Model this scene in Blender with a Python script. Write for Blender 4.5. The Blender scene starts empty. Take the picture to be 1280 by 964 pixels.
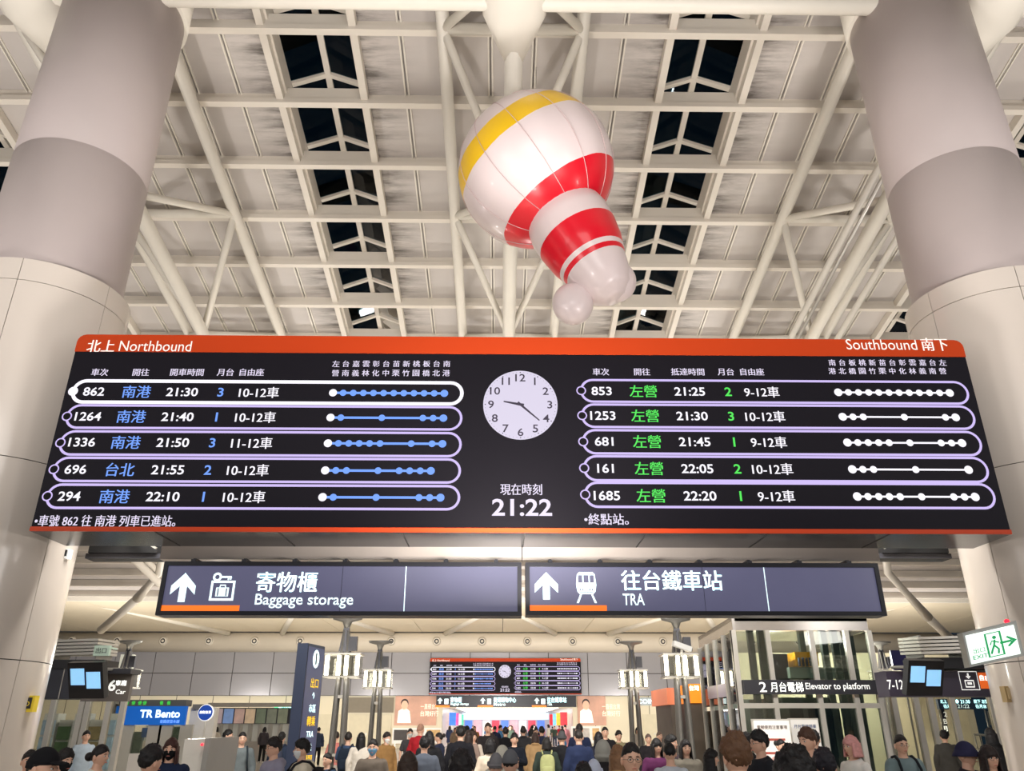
import bpy, math, random
from mathutils import Vector, Matrix, noise

SC = bpy.context.scene
COL = SC.collection
# ---------------------------------------------------------------- camera, world, light, exposure
CAM_Z = 1.78
PITCH = math.radians(23.6)
YAW = math.radians(0.81)
FPX = 970.0
cam_data = bpy.data.cameras.new('camera')
cam_data.sensor_width = 36.0
cam_data.lens = FPX / 1280 * 36.0
cam_data.clip_end = 500
cam = bpy.data.objects.new('camera', cam_data)
cam.location = (0, 0, CAM_Z)
cam.rotation_euler = (math.radians(90) + PITCH, 0, -YAW)
COL.objects.link(cam)
SC.camera = cam

world = bpy.data.worlds.new('night_sky')
world.use_nodes = True
world.node_tree.nodes['Background'].inputs[0].default_value = (0.010, 0.019, 0.032, 1)
world.node_tree.nodes['Background'].inputs[1].default_value = 1.0
SC.world = world

SC.view_settings.view_transform = 'Standard'
SC.view_settings.look = 'None'
SC.view_settings.gamma = 1
SC.view_settings.use_curve_mapping = False
SC.view_settings.exposure = 0.0

def lamp(name, kind, loc, power, color=(1, .95, .88), size=1.0, rot=(0, 0, 0), size_y=None, spot=None):
    d = bpy.data.lights.new(name, kind)
    d.energy = power
    d.color = color
    if kind == 'AREA':
        d.size = size
        if size_y:
            d.shape = 'RECTANGLE'
            d.size_y = size_y
    else:
        d.shadow_soft_size = size
    o = bpy.data.objects.new(name, d)
    o.location = loc
    o.rotation_euler = rot
    COL.objects.link(o)
    return o

UP = (math.pi, 0, 0)
# added lamps without fixtures wash the roof (post heads carry their own, further down)
for ux, uy, pw in ((-5.5, 3, 1700), (5.9, 3, 1700), (0.2, 8.6, 1000), (-14, 9, 1500), (14, 9, 1500), (-11, 34, 1500), (11, 34, 1500), (0, 34, 1300),
                   (-14, 46, 1500), (0, 46, 1200), (14, 46, 1500), (-20, 26, 900), (20, 26, 900)):
    lamp('roof_fill', 'AREA', (ux, uy, 4.0 if uy != 8.6 else 3.2), pw * .43, (1, .945, .9), 1.2, UP)
for bx_, pw in ((-4.5, 420), (0.2, 420), (4.9, 420)):  # added fill for the crowd, kept out of sight behind the board
    lamp('crowd_fill', 'AREA', (bx_, 11.3, 6.2), pw, (1, .96, .9), 2.2, (math.radians(62), 0, 0), .8)
for bx_ in (-26, -13, 0, 13, 26):  # added area lights brightening the end wall, no fixtures modelled
    lamp('end_wall_fill', 'AREA', (bx_, 49.5, 2.6), 1250, (1, .96, .9), 2.5, (math.radians(102), 0, 0), .8)
for bx_, by_ in ((-9.5, 26.6), (10.5, 25.5)):  # added point lights to brighten the walls behind the gates
    lamp('gate_room_fill', 'POINT', (bx_, by_, 3.6), 420, (1, .97, .85), .1)
lamp('lift_fill', 'POINT', (6.6, 20.2, 3.7), 90, (1, .97, .9), .1)  # added fill, lifts the dark shaft interior
# added area lights behind the camera, frontal fill for the people
lamp('front_fill', 'AREA', (0, -7, 9), 700, (1, .96, .92), 9, (math.radians(58), 0, 0), 5)
lamp('front_fill', 'AREA', (-13, -1, 7), 320, (1, .96, .92), 4, (math.radians(70), 0, math.radians(-50)), 4)
lamp('front_fill', 'AREA', (13.4, -1, 7), 320, (1, .96, .92), 4, (math.radians(70), 0, math.radians(50)), 4)

# ---------------------------------------------------------------- helpers
def ratio(px, py):
    a = (px - 640) / FPX
    v = (482 - py) / FPX
    f = math.cos(PITCH) - v * math.sin(PITCH)
    u = math.sin(PITCH) + v * math.cos(PITCH)
    dx = a * math.cos(YAW) + f * math.sin(YAW)
    dy = -a * math.sin(YAW) + f * math.cos(YAW)
    return dx / dy, u / dy

def at(px, py, Y):
    """world x, z of a point seen in the photograph, given its distance down the hall"""
    a, b = ratio(px, py)
    return a * Y, CAM_Z + b * Y

def lin(c):
    def f(v):
        v /= 255.0
        return v / 12.92 if v <= .04045 else ((v + .055) / 1.055) ** 2.4
    return tuple(f(v) for v in c)

MATS = {}
def mat(name, rgb, rough=.5, metal=0, emit=0, var=.06, scale=3.0, bump=0, coat=0, emit_rgb=None, spec=None):
    if name in MATS:
        return MATS[name]
    m = bpy.data.materials.new(name)
    m.use_nodes = True
    nt = m.node_tree
    b = nt.nodes['Principled BSDF']
    c = lin(rgb)
    b.inputs['Roughness'].default_value = rough
    b.inputs['Metallic'].default_value = metal
    if spec is not None:
        b.inputs['Specular IOR Level'].default_value = spec
    if coat:
        b.inputs['Coat Weight'].default_value = coat
        b.inputs['Coat Roughness'].default_value = .08
    tc = nt.nodes.new('ShaderNodeTexCoord')
    nz = nt.nodes.new('ShaderNodeTexNoise')
    nz.inputs['Scale'].default_value = scale
    nz.inputs['Detail'].default_value = 4
    nt.links.new(tc.outputs['Object'], nz.inputs['Vector'])
    mx = nt.nodes.new('ShaderNodeMix')
    mx.data_type = 'RGBA'
    mx.inputs[6].default_value = tuple(v * (1 - var * 1.6) for v in c) + (1,)
    mx.inputs[7].default_value = tuple(min(1, v * (1 + var)) for v in c) + (1,)
    nt.links.new(nz.outputs['Fac'], mx.inputs[0])
    nt.links.new(mx.outputs[2], b.inputs['Base Color'])
    if bump:
        bp = nt.nodes.new('ShaderNodeBump')
        bp.inputs['Strength'].default_value = bump
        bp.inputs['Distance'].default_value = .02
        nt.links.new(nz.outputs['Fac'], bp.inputs['Height'])
        nt.links.new(bp.outputs['Normal'], b.inputs['Normal'])
    if emit:
        b.inputs['Emission Color'].default_value = lin(emit_rgb or rgb) + (1,)
        b.inputs['Emission Strength'].default_value = emit
    MATS[name] = m
    return m

def glass(name, tint, gloss=.06, clear=.9, rough=.02, ior=1.45):
    if name in MATS:
        return MATS[name]
    m = bpy.data.materials.new(name)
    m.use_nodes = True
    nt = m.node_tree
    nt.nodes.clear()
    out = nt.nodes.new('ShaderNodeOutputMaterial')
    tr = nt.nodes.new('ShaderNodeBsdfTransparent')
    tr.inputs[0].default_value = tuple(v * clear for v in lin(tint)) + (1,)
    gl = nt.nodes.new('ShaderNodeBsdfGlossy')
    gl.inputs['Roughness'].default_value = rough
    fr = nt.nodes.new('ShaderNodeFresnel')
    fr.inputs[0].default_value = ior
    ad = nt.nodes.new('ShaderNodeMath')
    ad.operation = 'ADD'
    ad.inputs[1].default_value = gloss
    mx = nt.nodes.new('ShaderNodeMixShader')
    nt.links.new(fr.outputs[0], ad.inputs[0])
    nt.links.new(ad.outputs[0], mx.inputs[0])
    nt.links.new(tr.outputs[0], mx.inputs[1])
    nt.links.new(gl.outputs[0], mx.inputs[2])
    nt.links.new(mx.outputs[0], out.inputs[0])
    MATS[name] = m
    return m

TEXT_CACHE = {}
def glyphs(s, bold):
    k = (s, bold)
    if k not in TEXT_CACHE:
        c = bpy.data.curves.new('t', 'FONT')
        c.body = s
        c.resolution_u = 3
        c.offset = bold
        o = bpy.data.objects.new('t', c)
        COL.objects.link(o)
        dg = bpy.context.evaluated_depsgraph_get()
        m = bpy.data.meshes.new_from_object(o.evaluated_get(dg))
        vs = [(v.co.x, v.co.y) for v in m.vertices]
        fs = [tuple(p.vertices) for p in m.polygons]
        bpy.data.objects.remove(o)
        bpy.data.curves.remove(c)
        bpy.data.meshes.remove(m)
        xs = [v[0] for v in vs]
        ys = [v[1] for v in vs]
        TEXT_CACHE[k] = (vs, fs, min(xs), max(xs), min(ys), max(ys))
    return TEXT_CACHE[k]

class MB:
    """collects shapes, then becomes ONE mesh object"""
    def __init__(self):
        self.v = []; self.f = []; self.s = []; self.m = []
        self.mi = 0
    def add(self, vs, fs, smooth=False):
        n = len(self.v)
        self.v += [tuple(p) for p in vs]
        self.f += [tuple(i + n for i in f) for f in fs]
        self.s += [smooth] * len(fs)
        self.m += [self.mi] * len(fs)
        return self
    def hexa(self, c):
        """8 corners: bottom ring ccw, then top ring"""
        return self.add(c, [(3, 2, 1, 0), (4, 5, 6, 7), (0, 1, 5, 4), (1, 2, 6, 5), (2, 3, 7, 6), (3, 0, 4, 7)])
    def box(self, x0, x1, y0, y1, z0, z1):
        return self.hexa([(x0, y0, z0), (x1, y0, z0), (x1, y1, z0), (x0, y1, z0), (x0, y0, z1), (x1, y0, z1), (x1, y1, z1), (x0, y1, z1)])
    def prism(self, pts, y0, y1, fn=None):
        """polygon in x,z (ccw seen from -y), extruded along y"""
        n = len(pts)
        vs = [(p[0], y0, p[1]) for p in pts] + [(p[0], y1, p[1]) for p in pts]
        fs = [tuple(range(n)), tuple(range(2 * n - 1, n - 1, -1))]
        fs += [(i, i + n, (i + 1) % n + n, (i + 1) % n) for i in range(n)]
        if fn:
            vs = [fn(*p) for p in vs]
        return self.add(vs, fs)
    def beam(self, p0, p1, w, h, up=(0, 0, 1)):
        p0, p1 = Vector(p0), Vector(p1)
        d = (p1 - p0).normalized()
        up = Vector(up)
        if abs(d.dot(up)) > .98:
            up = Vector((0, 1, 0))
        sx = d.cross(up).normalized() * w / 2
        sz = sx.cross(d).normalized() * h / 2
        c = [p0 - sx - sz, p0 + sx - sz, p1 + sx - sz, p1 - sx - sz, p0 - sx + sz, p0 + sx + sz, p1 + sx + sz, p1 - sx + sz]
        return self.hexa(c)
    def tube(self, pts, r, n=10, caps=True):
        """swept round tube; r number or list"""
        pts = [Vector(p) for p in pts]
        if not isinstance(r, (list, tuple)):
            r = [r] * len(pts)
        vs = []
        ref = None
        for i, p in enumerate(pts):
            d = (pts[min(i + 1, len(pts) - 1)] - pts[max(i - 1, 0)]).normalized()
            if ref is None:
                ref = Vector((0, 0, 1)) if abs(d.z) < .9 else Vector((0, 1, 0))
            a = d.cross(ref).normalized()
            b = a.cross(d).normalized()
            ref = b
            for k in range(n):
                t = 2 * math.pi * k / n
                vs.append(p + (a * math.cos(t) + b * math.sin(t)) * r[i])
        fs = []
        for i in range(len(pts) - 1):
            for k in range(n):
                fs.append((i * n + k, i * n + (k + 1) % n, (i + 1) * n + (k + 1) % n, (i + 1) * n + k))
        self.add(vs, fs, True)
        if caps:
            m = len(pts) - 1
            base = len(self.v) - len(vs)
            self.f += [tuple(base + k for k in range(n - 1, -1, -1)), tuple(base + m * n + k for k in range(n))]
            self.s += [False, False]
            self.m += [self.mi] * 2
        return self
    def loft(self, rings, caps=True, smooth=True):
        n = len(rings[0])
        vs = [p for r in rings for p in r]
        fs = []
        for i in range(len(rings) - 1):
            for k in range(n):
                fs.append((i * n + k, i * n + (k + 1) % n, (i + 1) * n + (k + 1) % n, (i + 1) * n + k))
        self.add(vs, fs, smooth)
        if caps:
            b = len(self.v) - len(vs)
            e = b + (len(rings) - 1) * n
            self.f += [tuple(b + k for k in range(n - 1, -1, -1)), tuple(e + k for k in range(n))]
            self.s += [False, False]; self.m += [self.mi] * 2
        return self
    def lathe(self, prof, cx=0, cy=0, n=24, fn=None, caps=True):
        rings = [[(cx + r * math.cos(2 * math.pi * k / n), cy + r * math.sin(2 * math.pi * k / n), z) for k in range(n)] for r, z in prof]
        if fn:
            rings = [[fn(*p) for p in r] for r in rings]
        return self.loft(rings, caps)
    def ball(self, c, r, n=16, m=10, fn=None):
        """ellipsoid, r = (rx,ry,rz)"""
        if not isinstance(r, (tuple, list)):
            r = (r, r, r)
        vs = []
        for i in range(m + 1):
            t = math.pi * i / m
            for k in range(n):
                p = 2 * math.pi * k / n
                d = (math.sin(t) * math.cos(p), math.sin(t) * math.sin(p), math.cos(t))
                q = (c[0] + r[0] * d[0], c[1] + r[1] * d[1], c[2] + r[2] * d[2])
                vs.append(fn(d, q) if fn else q)
        fs = []
        for i in range(m):
            for k in range(n):
                a, b_, c_, d_ = i * n + k, (i + 1) * n + k, (i + 1) * n + (k + 1) % n, i * n + (k + 1) % n
                fs.append((a, b_, c_, d_))
        return self.add(vs, fs, True)
    # flat print on a plane: P maps (u, v) to world
    def text(self, s, u, v, h, P, align='C', w=None, bold=.012, maxw=None):
        cjk = any(ord(ch) > 0x2000 for ch in s)
        vs, fs, x0, x1, y0, y1 = glyphs(s, 0 if cjk else bold)
        if cjk and bold:
            vs = [(a - bold * .9, b) for a, b in vs] + [(a + bold * .9, b) for a, b in vs]
            fs = list(fs) + [tuple(i + len(vs) // 2 for i in f_) for f_ in fs]
        k = h / (y1 - y0)
        kx = k * (1 if cjk else 1.13) if w is None else w / (x1 - x0)
        if maxw and (x1 - x0) * kx > maxw:
            kx = maxw / (x1 - x0)
        W = (x1 - x0) * kx
        ox = {'C': u - W / 2, 'L': u, 'R': u - W}[align]
        return self.add([P(ox + (a - x0) * kx, v - h / 2 + (b - y0) * k) for a, b in vs], fs)
    def flat(self, pts, P):
        return self.add([P(*p) for p in pts], [tuple(range(len(pts)))])
    def rect(self, u0, u1, v0, v1, P):
        return self.flat([(u0, v0), (u1, v0), (u1, v1), (u0, v1)], P)
    def disc(self, u, v, r, P, n=20, ry=None):
        return self.flat([(u + r * math.cos(2 * math.pi * k / n), v + (ry or r) * math.sin(2 * math.pi * k / n)) for k in range(n)], P)
    def stroke(self, pts, w, P, closed=True):
        n = len(pts)
        L, R = [], []
        for i, p in enumerate(pts):
            a = pts[(i - 1) % n] if closed or i > 0 else p
            b = pts[(i + 1) % n] if closed or i < n - 1 else p
            dx, dy = b[0] - a[0], b[1] - a[1]
            l = math.hypot(dx, dy) or 1
            nx, ny = -dy / l * w / 2, dx / l * w / 2
            L.append((p[0] + nx, p[1] + ny)); R.append((p[0] - nx, p[1] - ny))
        vs = [P(*p) for p in L] + [P(*p) for p in R]
        fs = [(i, i + n, (i + 1) % n + n, (i + 1) % n) for i in range(n if closed else n - 1)]
        return self.add(vs, fs)
    def build(self, name, m, parent=None, local=False, loc=None):
        me = bpy.data.meshes.new(name)
        vs = self.v
        off = Vector((0, 0, 0))
        if parent is not None and not local:
            p = parent
            while p is not None:
                off += p.location
                p = p.parent
        if off.length:
            vs = [(a[0] - off.x, a[1] - off.y, a[2] - off.z) for a in vs]
        me.from_pydata(vs, [], self.f)
        me.polygons.foreach_set('use_smooth', self.s)
        ms = m if isinstance(m, (list, tuple)) else [m]
        for x in ms:
            me.materials.append(x)
        if len(ms) > 1:
            me.polygons.foreach_set('material_index', self.m)
        me.update()
        o = bpy.data.objects.new(name, me)
        COL.objects.link(o)
        if parent is not None:
            o.parent = parent
        if loc:
            o.location = loc
        return o

def tag(o, label=None, cat=None, group=None, kind=None):
    if label: o['label'] = label
    if cat: o['category'] = cat
    if group: o['group'] = group
    if kind: o['kind'] = kind
    return o

def thing(name, label, cat, loc=(0, 0, 0), group=None, kind=None, rz=0):
    o = bpy.data.objects.new(name, None)
    o.empty_display_size = .2
    COL.objects.link(o)
    o.location = loc
    o.rotation_euler = (0, 0, rz)
    return tag(o, label, cat, group, kind)

KIDS = {}
def copy_tree(o, parent=None):
    c = o.copy()
    COL.objects.link(c)
    if parent is not None:
        c.parent = parent
    for ch in [x for x in o.children]:
        copy_tree(ch, c)
    return c

def plane_y(Y):
    return lambda u, v: (u, Y, v)

def px_poly(pts, Y):
    return [at(x, y, Y) for x, y in pts]

# ---------------------------------------------------------------- colours
M_PAINT = mat('roof_paint', (226, 218, 206), .45, var=.04, scale=1.5)
M_TUBE = mat('tube_paint', (232, 226, 214), .4, var=.05, scale=1.2)
M_SHAFT = mat('shaft_paint', (192, 180, 178), .42, var=.06, scale=.8, bump=.05)
M_CLAD = mat('enamel_cladding', (222, 212, 202), .22, var=.02, scale=.5, coat=.3)
M_JOINT = mat('dark_joint', (70, 66, 62), .8)
M_BLACK = mat('black_metal', (30, 30, 34), .45)
M_DGREY = mat('dark_grey_metal', (62, 62, 68), .4, .3)
M_STEEL = mat('brushed_steel', (204, 200, 192), .32, .45)
M_STEEL_D = mat('dark_steel', (136, 134, 130), .35, .4)
M_ORANGE = mat('orange_print', (222, 84, 26), .5, var=.02, emit=.12)
M_WHITE_E = mat('white_glow', (30, 30, 36), .5, emit=1.1, var=0, emit_rgb=(250, 246, 255))
M_WARM_E = mat('lamp_tube', (255, 246, 226), .5, emit=13, var=0)

# roof panel material with the rain streaks beside the skylights
def roof_panel_mat():
    m = mat('roof_panel_paint', (202, 195, 190), .5, var=.05, scale=.9)
    nt = m.node_tree
    b = nt.nodes['Principled BSDF']
    base = b.inputs['Base Color'].links[0].from_socket
    g = nt.nodes.new('ShaderNodeNewGeometry')
    sep = nt.nodes.new('ShaderNodeSeparateXYZ')
    nt.links.new(g.outputs['Position'], sep.inputs[0])
    def M(op, a, bv=None, c=None):
        n = nt.nodes.new('ShaderNodeMath'); n.operation = op
        for i, x in enumerate((a, bv, c)):
            if x is None: continue
            if isinstance(x, (int, float)): n.inputs[i].default_value = x
            else: nt.links.new(x, n.inputs[i])
        return n.outputs[0]
    d = M('ABSOLUTE', M('SUBTRACT', M('ABSOLUTE', M('SUBTRACT', sep.outputs[0], .2)), 4.66))
    near = M('SUBTRACT', 1.0, M('DIVIDE', M('SUBTRACT', d, 1.03), 1.7))
    near = M('MULTIPLY', M('MAXIMUM', M('MINIMUM', near, 1.0), 0.0), M('GREATER_THAN', d, 1.0))
    mp = nt.nodes.new('ShaderNodeMapping')
    mp.inputs['Scale'].default_value = (.35, 2.4, 1)
    nt.links.new(g.outputs['Position'], mp.inputs[0])
    nz = nt.nodes.new('ShaderNodeTexNoise')
    nz.inputs['Scale'].default_value = 1.6; nz.inputs['Detail'].default_value = 6; nz.inputs['Roughness'].default_value = .7
    nt.links.new(mp.outputs[0], nz.inputs['Vector'])
    st = M('MAXIMUM', M('MULTIPLY', M('SUBTRACT', nz.outputs['Fac'], .40), 4.5), 0.0)
    fac = M('MINIMUM', M('MULTIPLY', M('MULTIPLY', near, near), st), .85)
    mx = nt.nodes.new('ShaderNodeMix'); mx.data_type = 'RGBA'
    nt.links.new(fac, mx.inputs[0]); nt.links.new(base, mx.inputs[6])
    mx.inputs[7].default_value = lin((70, 64, 58)) + (1,)
    nt.links.new(mx.outputs[2], b.inputs['Base Color'])
    return m
M_PANEL = roof_panel_mat()

# ---------------------------------------------------------------- setting: floor, roof
X0 = 0.2
def zr(y, dz=0):
    return 18.78 - .18 * y + dz

def floor_mat():
    m = mat('polished_floor', (205, 198, 188), .16, var=.05, scale=.6)
    return m
f = MB().box(-40, 40, -14, 100, -.3, 0).build('floor', floor_mat())
tag(f, kind='structure')

ceiling = thing('ceiling', None, None, (0, 0, 0), kind='structure')
HT = 17.0
MOD = 1.034
ROW = 1.904
def rowY(k): return 14.81 + ROW * k
def colX(i): return X0 + (i + .5) * MOD          # module lines
SKY = {(3, 5): None}
sky_mods = set()
for c in (-18, -9, 0, 9):                       # skylight centre lines at +-4.5 modules + 9n
    a = c + 4
    sky_mods |= {a, a + 1}                       # module index i spans colX(i-1)..colX(i)
# backing slab above the panels, open over the skylights
back = MB()
edges = []
def mod_span(i): return colX(i - 1), colX(i)
run = []
i = -30
while i <= 30:
    if i not in sky_mods:
        j = i
        while j + 1 <= 30 and (j + 1) not in sky_mods: j += 1
        a, b = mod_span(i)[0], mod_span(j)[1]
        if i == -30: a -= 9
        if j == 30: b += 9
        run.append((a, b)); i = j + 1
    else: i += 1
for a, b in run:
    y0, y1 = -14, 52.3
    back.hexa([(a, y0, zr(y0, .03)), (b, y0, zr(y0, .03)), (b, y1, zr(y1, .03)), (a, y1, zr(y1, .03)),
               (a, y0, zr(y0, .2)), (b, y0, zr(y0, .2)), (b, y1, zr(y1, .2)), (a, y1, zr(y1, .2))])
back.build('roof_deck', M_PANEL, ceiling)
# panels one by one
g = .012
pw, pl = MOD / 2 - g, ROW / 2 - g
pan = MB().hexa([(-pw, -pl, .18 * pl - .03), (pw, -pl, .18 * pl - .03), (pw, pl, -.18 * pl - .03), (-pw, pl, -.18 * pl - .03),
                 (-pw, -pl, .18 * pl), (pw, -pl, .18 * pl), (pw, pl, -.18 * pl), (-pw, pl, -.18 * pl)])
first = None
for k in range(-2, 8):
    for i in range(-15, 16):
        if i in sky_mods: continue
        x = (colX(i - 1) + colX(i)) / 2
        y = rowY(k) + ROW / 2
        if abs(x) / y > .86: continue
        if first is None:
            first = pan.build('roof_panel', M_PANEL, ceiling); o = first
        else:
            o = first.copy(); COL.objects.link(o)
        o.location = (x, y, zr(y) + random.Random(k * 40 + i).uniform(-.006, .006))
# purlins: cross members
def purlin(y, a=-31, b=31):
    p = MB()
    z = zr(y)
    p.box(a, b, y - .09, y + .09, z - .36, z - .22)
    p.box(a, b, y - .02, y + .05, z - .22, z + .02)
    return p
for k in range(-3, 8):
    purlin(rowY(k), -24, 24).build('purlin', M_PAINT, ceiling)
rest = MB()
for k in list(range(8, 20)) + list(range(-14, -3)):
    p = purlin(rowY(k)); rest.add(p.v, p.f)
tag(rest.build('far_purlin', M_PAINT, ceiling), kind='stuff')
# rafters beside the skylights, twin seam strips on every other module line
sky_edge = set()
for c in (-18, -9, 0, 9):
    sky_edge |= {c + 3, c + 5}
for i in range(-28, 28):
    x = colX(i)
    y0, y1 = -14, 52.3
    if i in sky_edge:
        b = MB()
        b.beam((x, y0, zr(y0, -.16)), (x, y1, zr(y1, -.16)), .17, .24)
        b.build('rafter', M_PAINT, ceiling)
    elif (i not in sky_mods or (i + 1) not in sky_mods) and abs(x) < 17:
        b = MB()
        b.beam((x - .045, y0, zr(y0, -.045)), (x - .045, y1, zr(y1, -.045)), .035, .04)
        b.beam((x + .045, y0, zr(y0, -.045)), (x + .045, y1, zr(y1, -.045)), .035, .04)
        b.build('seam_strip', M_TUBE, ceiling)

# skylights: dark night behind ridged glass
M_SKYGLASS = glass('night_glass', (150, 190, 200), gloss=0, clear=.6, ior=1.18)
pane_mesh = {}
for n, c in enumerate((0, -9, 9, -18)):
    xa, xb = colX(c + 3) , colX(c + 5)
    xm = (xa + xb) / 2
    w = bpy.data.objects.new('window_%d' % (n + 1), None)
    COL.objects.link(w)
    tag(w, kind='structure')
    y0, y1 = rowY(-4), rowY(9)
    cb = MB()
    for x, s in ((xa + .1, 1), (xb - .1, -1)):
        cb.hexa([(x - .04, y0, zr(y0, -.05)), (x + .04, y0, zr(y0, -.05)), (x + .04, y1, zr(y1, -.05)), (x - .04, y1, zr(y1, -.05)),
                 (x - .04, y0, zr(y0, .5)), (x + .04, y0, zr(y0, .5)), (x + .04, y1, zr(y1, .5)), (x - .04, y1, zr(y1, .5))])
    cb.build('curb', M_PAINT, w)
    MB().beam((xm, y0, zr(y0, .84)), (xm, y1, zr(y1, .84)), .15, .14).build('ridge_bar', M_PAINT, w)
    for k in range(-3, 9):
        y = rowY(k) + ROW * .08
        for x in (xa + .14, xb - .14):
            MB().beam((x, y, zr(y, .5)), (xm, y, zr(y, .85)), .13, .12).build('glazing_bar', M_PAINT, w)
        yb = y + ROW
        for x in (xa + .14, xb - .14):
            MB().hexa([(x, y + .03, zr(y, .52)), (xm, y + .03, zr(y, .87)), (xm, yb - .03, zr(yb, .87)), (x, yb - .03, zr(yb, .52)),
                       (x, y + .03, zr(y, .535)), (xm, y + .03, zr(y, .885)), (xm, yb - .03, zr(yb, .885)), (x, yb - .03, zr(yb, .535))]).build('glass_pane', M_SKYGLASS, w)
    sl = MB()
    for k in range(-3, 9):
        y = rowY(k)
        sl.box(xa, xb, y - .05, y + .16, zr(y, -.24), zr(y, .14))
    sl.build('cross_sill', M_PAINT, w)
# flood lamps and a dark gantry seen through the glass outside
ext = MB()
for s in (-1, 1):
    ext.beam((X0 + s * 9, 6, 24), (X0 + s * 9, 60, 15), .8, .8)
    for y in (13.5, 19, 25, 31):
        ext.beam((X0 + s * 1.5, y, zr(y, 2.4)), (X0 + s * 7.5, y + 2.4, zr(y, 2.2)), .5, .5)
tag(ext.build('roof_gantry', mat('soot_steel', (16, 18, 22), .6)), 'dark steel gantry above the glass skylights outside', 'gantry')

# ---------------------------------------------------------------- roof trusses
def truss(cx, label, y_end=52, detail=True):
    t = thing('roof_truss', label, 'truss', (cx, 11, 0), group='tubular trusses under the sloping roof')
    ch = 1.5 * MOD
    def T(y): return zr(y, -.55)
    def B(y): return 16.48 - .18 * y
    for s in (-1, 1):
        MB().tube([(cx + s * ch, 2, T(2)), (cx + s * ch, y_end, T(y_end))], .15, 14).build('top_chord', M_TUBE, t)
    MB().tube([(cx, 2, B(2)), (cx, 43.5, B(43.5))], .19, 16).build('bottom_chord', M_TUBE, t)
    k = -1
    while True:
        yt = 12.65 + 5.55 * k
        yb = 15.6 + 5.55 * k
        if yt > 40: break
        MB().tube([(cx - ch, yt, T(yt)), (cx + ch, yt, T(yt))], .12, 10).build('cross_tube', M_TUBE, t)
        for s in (-1, 1):
            MB().tube([(cx + s * ch, yt, T(yt)), (cx, yb, B(yb))], .1, 10).build('diagonal', M_TUBE, t)
            MB().tube([(cx + s * ch, yt, T(yt)), (cx, yb - 5.55, B(yb - 5.55))], .1, 10).build('diagonal', M_TUBE, t)
        k += 1
    # cast node over the column line
    y = 10.7
    nd = MB()
    rings = []
    for yy, r in ((12.0, .19), (11.0, .62), (10.2, .62), (9.0, .19)):
        rings.append([(cx + r * math.cos(a), yy, B(yy) + r * .55 * math.sin(a)) for a in [2 * math.pi * q / 16 for q in range(16)]])
    nd.loft(rings)
    nd.build('node_casting', M_TUBE, t)
    return t
truss(X0, 'round white tube truss over the middle of the departure board, hung above the balloon')
truss(X0 - 9 * MOD, 'round white tube truss running behind the tall shaft beside the Northbound heading')
truss(X0 + 9 * MOD, 'round white tube truss running behind the tall shaft beside the Southbound heading')
truss(X0 - 18 * MOD, 'round white tube truss beyond the outer skylight past the Northbound shaft')
truss(X0 + 18 * MOD, 'round white tube truss beyond the outer skylight past the Southbound shaft')
ct = MB().tube([(X0 - 19, 10.75, 16.48 - .18 * 10.75), (X0 + 19, 10.75, 16.48 - .18 * 10.75)], .17, 14).build('cross_beam', M_TUBE)
tag(ct, 'long white cross tube tying the trusses together above the two round shafts', 'beam')
# pipes below the truss on the southbound side
pp = thing('conduit_run', 'thin grey conduit pipes strung under the white truss beside the Southbound shaft', 'pipe', (8.2, 15, 0))
for dx, r in ((-.8, .09), (-.58, .05), (.62, .09)):
    x = X0 + 9 * MOD + dx
    MB().tube([(x, 13, 16.2 - .18 * 13), (x, 43, 16.2 - .18 * 43)], r, 8).build('pipe', M_STEEL if r < .06 else M_TUBE, pp)

# ---------------------------------------------------------------- round columns
def column(cx, cy, label, seam0):
    t = thing('column', label, 'column', (cx, cy, 0), group='round hall columns')
    MB().lathe([(1.06, 5.0), (1.06, 10.6), (1.05, 10.61), (1.05, 10.62), (1.06, 10.63), (1.06, 14.6)], cx, cy, 72).build('shaft', M_SHAFT, t)
    MB().lathe([(1.13, 14.6), (1.13, 15.7)], cx, cy, 64).build('capital', M_TUBE, t)
    MB().lathe([(1.20, 0), (1.20, 8.15)], cx, cy, 64).build('core', M_JOINT, t)
    zs = [.12, 2.55, 5.14, 7.83, 8.2]
    N = 6
    for zi in range(len(zs) - 1):
        for s in range(N):
            a0 = seam0 + s * 2 * math.pi / N + .004
            a1 = seam0 + (s + 1) * 2 * math.pi / N - .004
            m = 14
            mb = MB()
            z0, z1 = zs[zi] + .006, zs[zi + 1] - .006
            rings = []
            for q in range(m + 1):
                a = a0 + (a1 - a0) * q / m
                c_, s_ = math.cos(a), math.sin(a)
                rings.append([(cx + 1.195 * c_, cy + 1.195 * s_, z0), (cx + 1.22 * c_, cy + 1.22 * s_, z0), (cx + 1.22 * c_, cy + 1.22 * s_, z1), (cx + 1.195 * c_, cy + 1.195 * s_, z1)])
            mb.loft(rings, True, False)
            mb.f = [f_ for fi, f_ in enumerate(mb.f) if not (fi % 4 == 1 and fi < m * 4)]
            mb.s = mb.s[:len(mb.f)]; mb.m = mb.m[:len(mb.f)]
            o_ = [r[1:3] for r in rings]
            vs = [p for r in o_ for p in r]
            mb.add(vs, [(2 * i, 2 * i + 1, 2 * i + 3, 2 * i + 2)[::-1] for i in range(m)], True)
            mb.build('cladding_panel', M_CLAD, t)
    MB().lathe([(1.06, 8.15), (1.205, 8.16), (1.205, 8.185), (1.06, 8.2)], cx, cy, 64, caps=False).build('cap_ring', M_TUBE, t)
    MB().lathe([(1.24, 0), (1.24, .12)], cx, cy, 64).build('skirting', M_STEEL, t)
    return t
CLx, CLy, CRx, CRy = -7.44, 11.2, 8.05, 11.2
column(CLx, CLy, 'massive round column with enamel cladding beside the Northbound end of the board', math.radians(-18))
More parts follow.
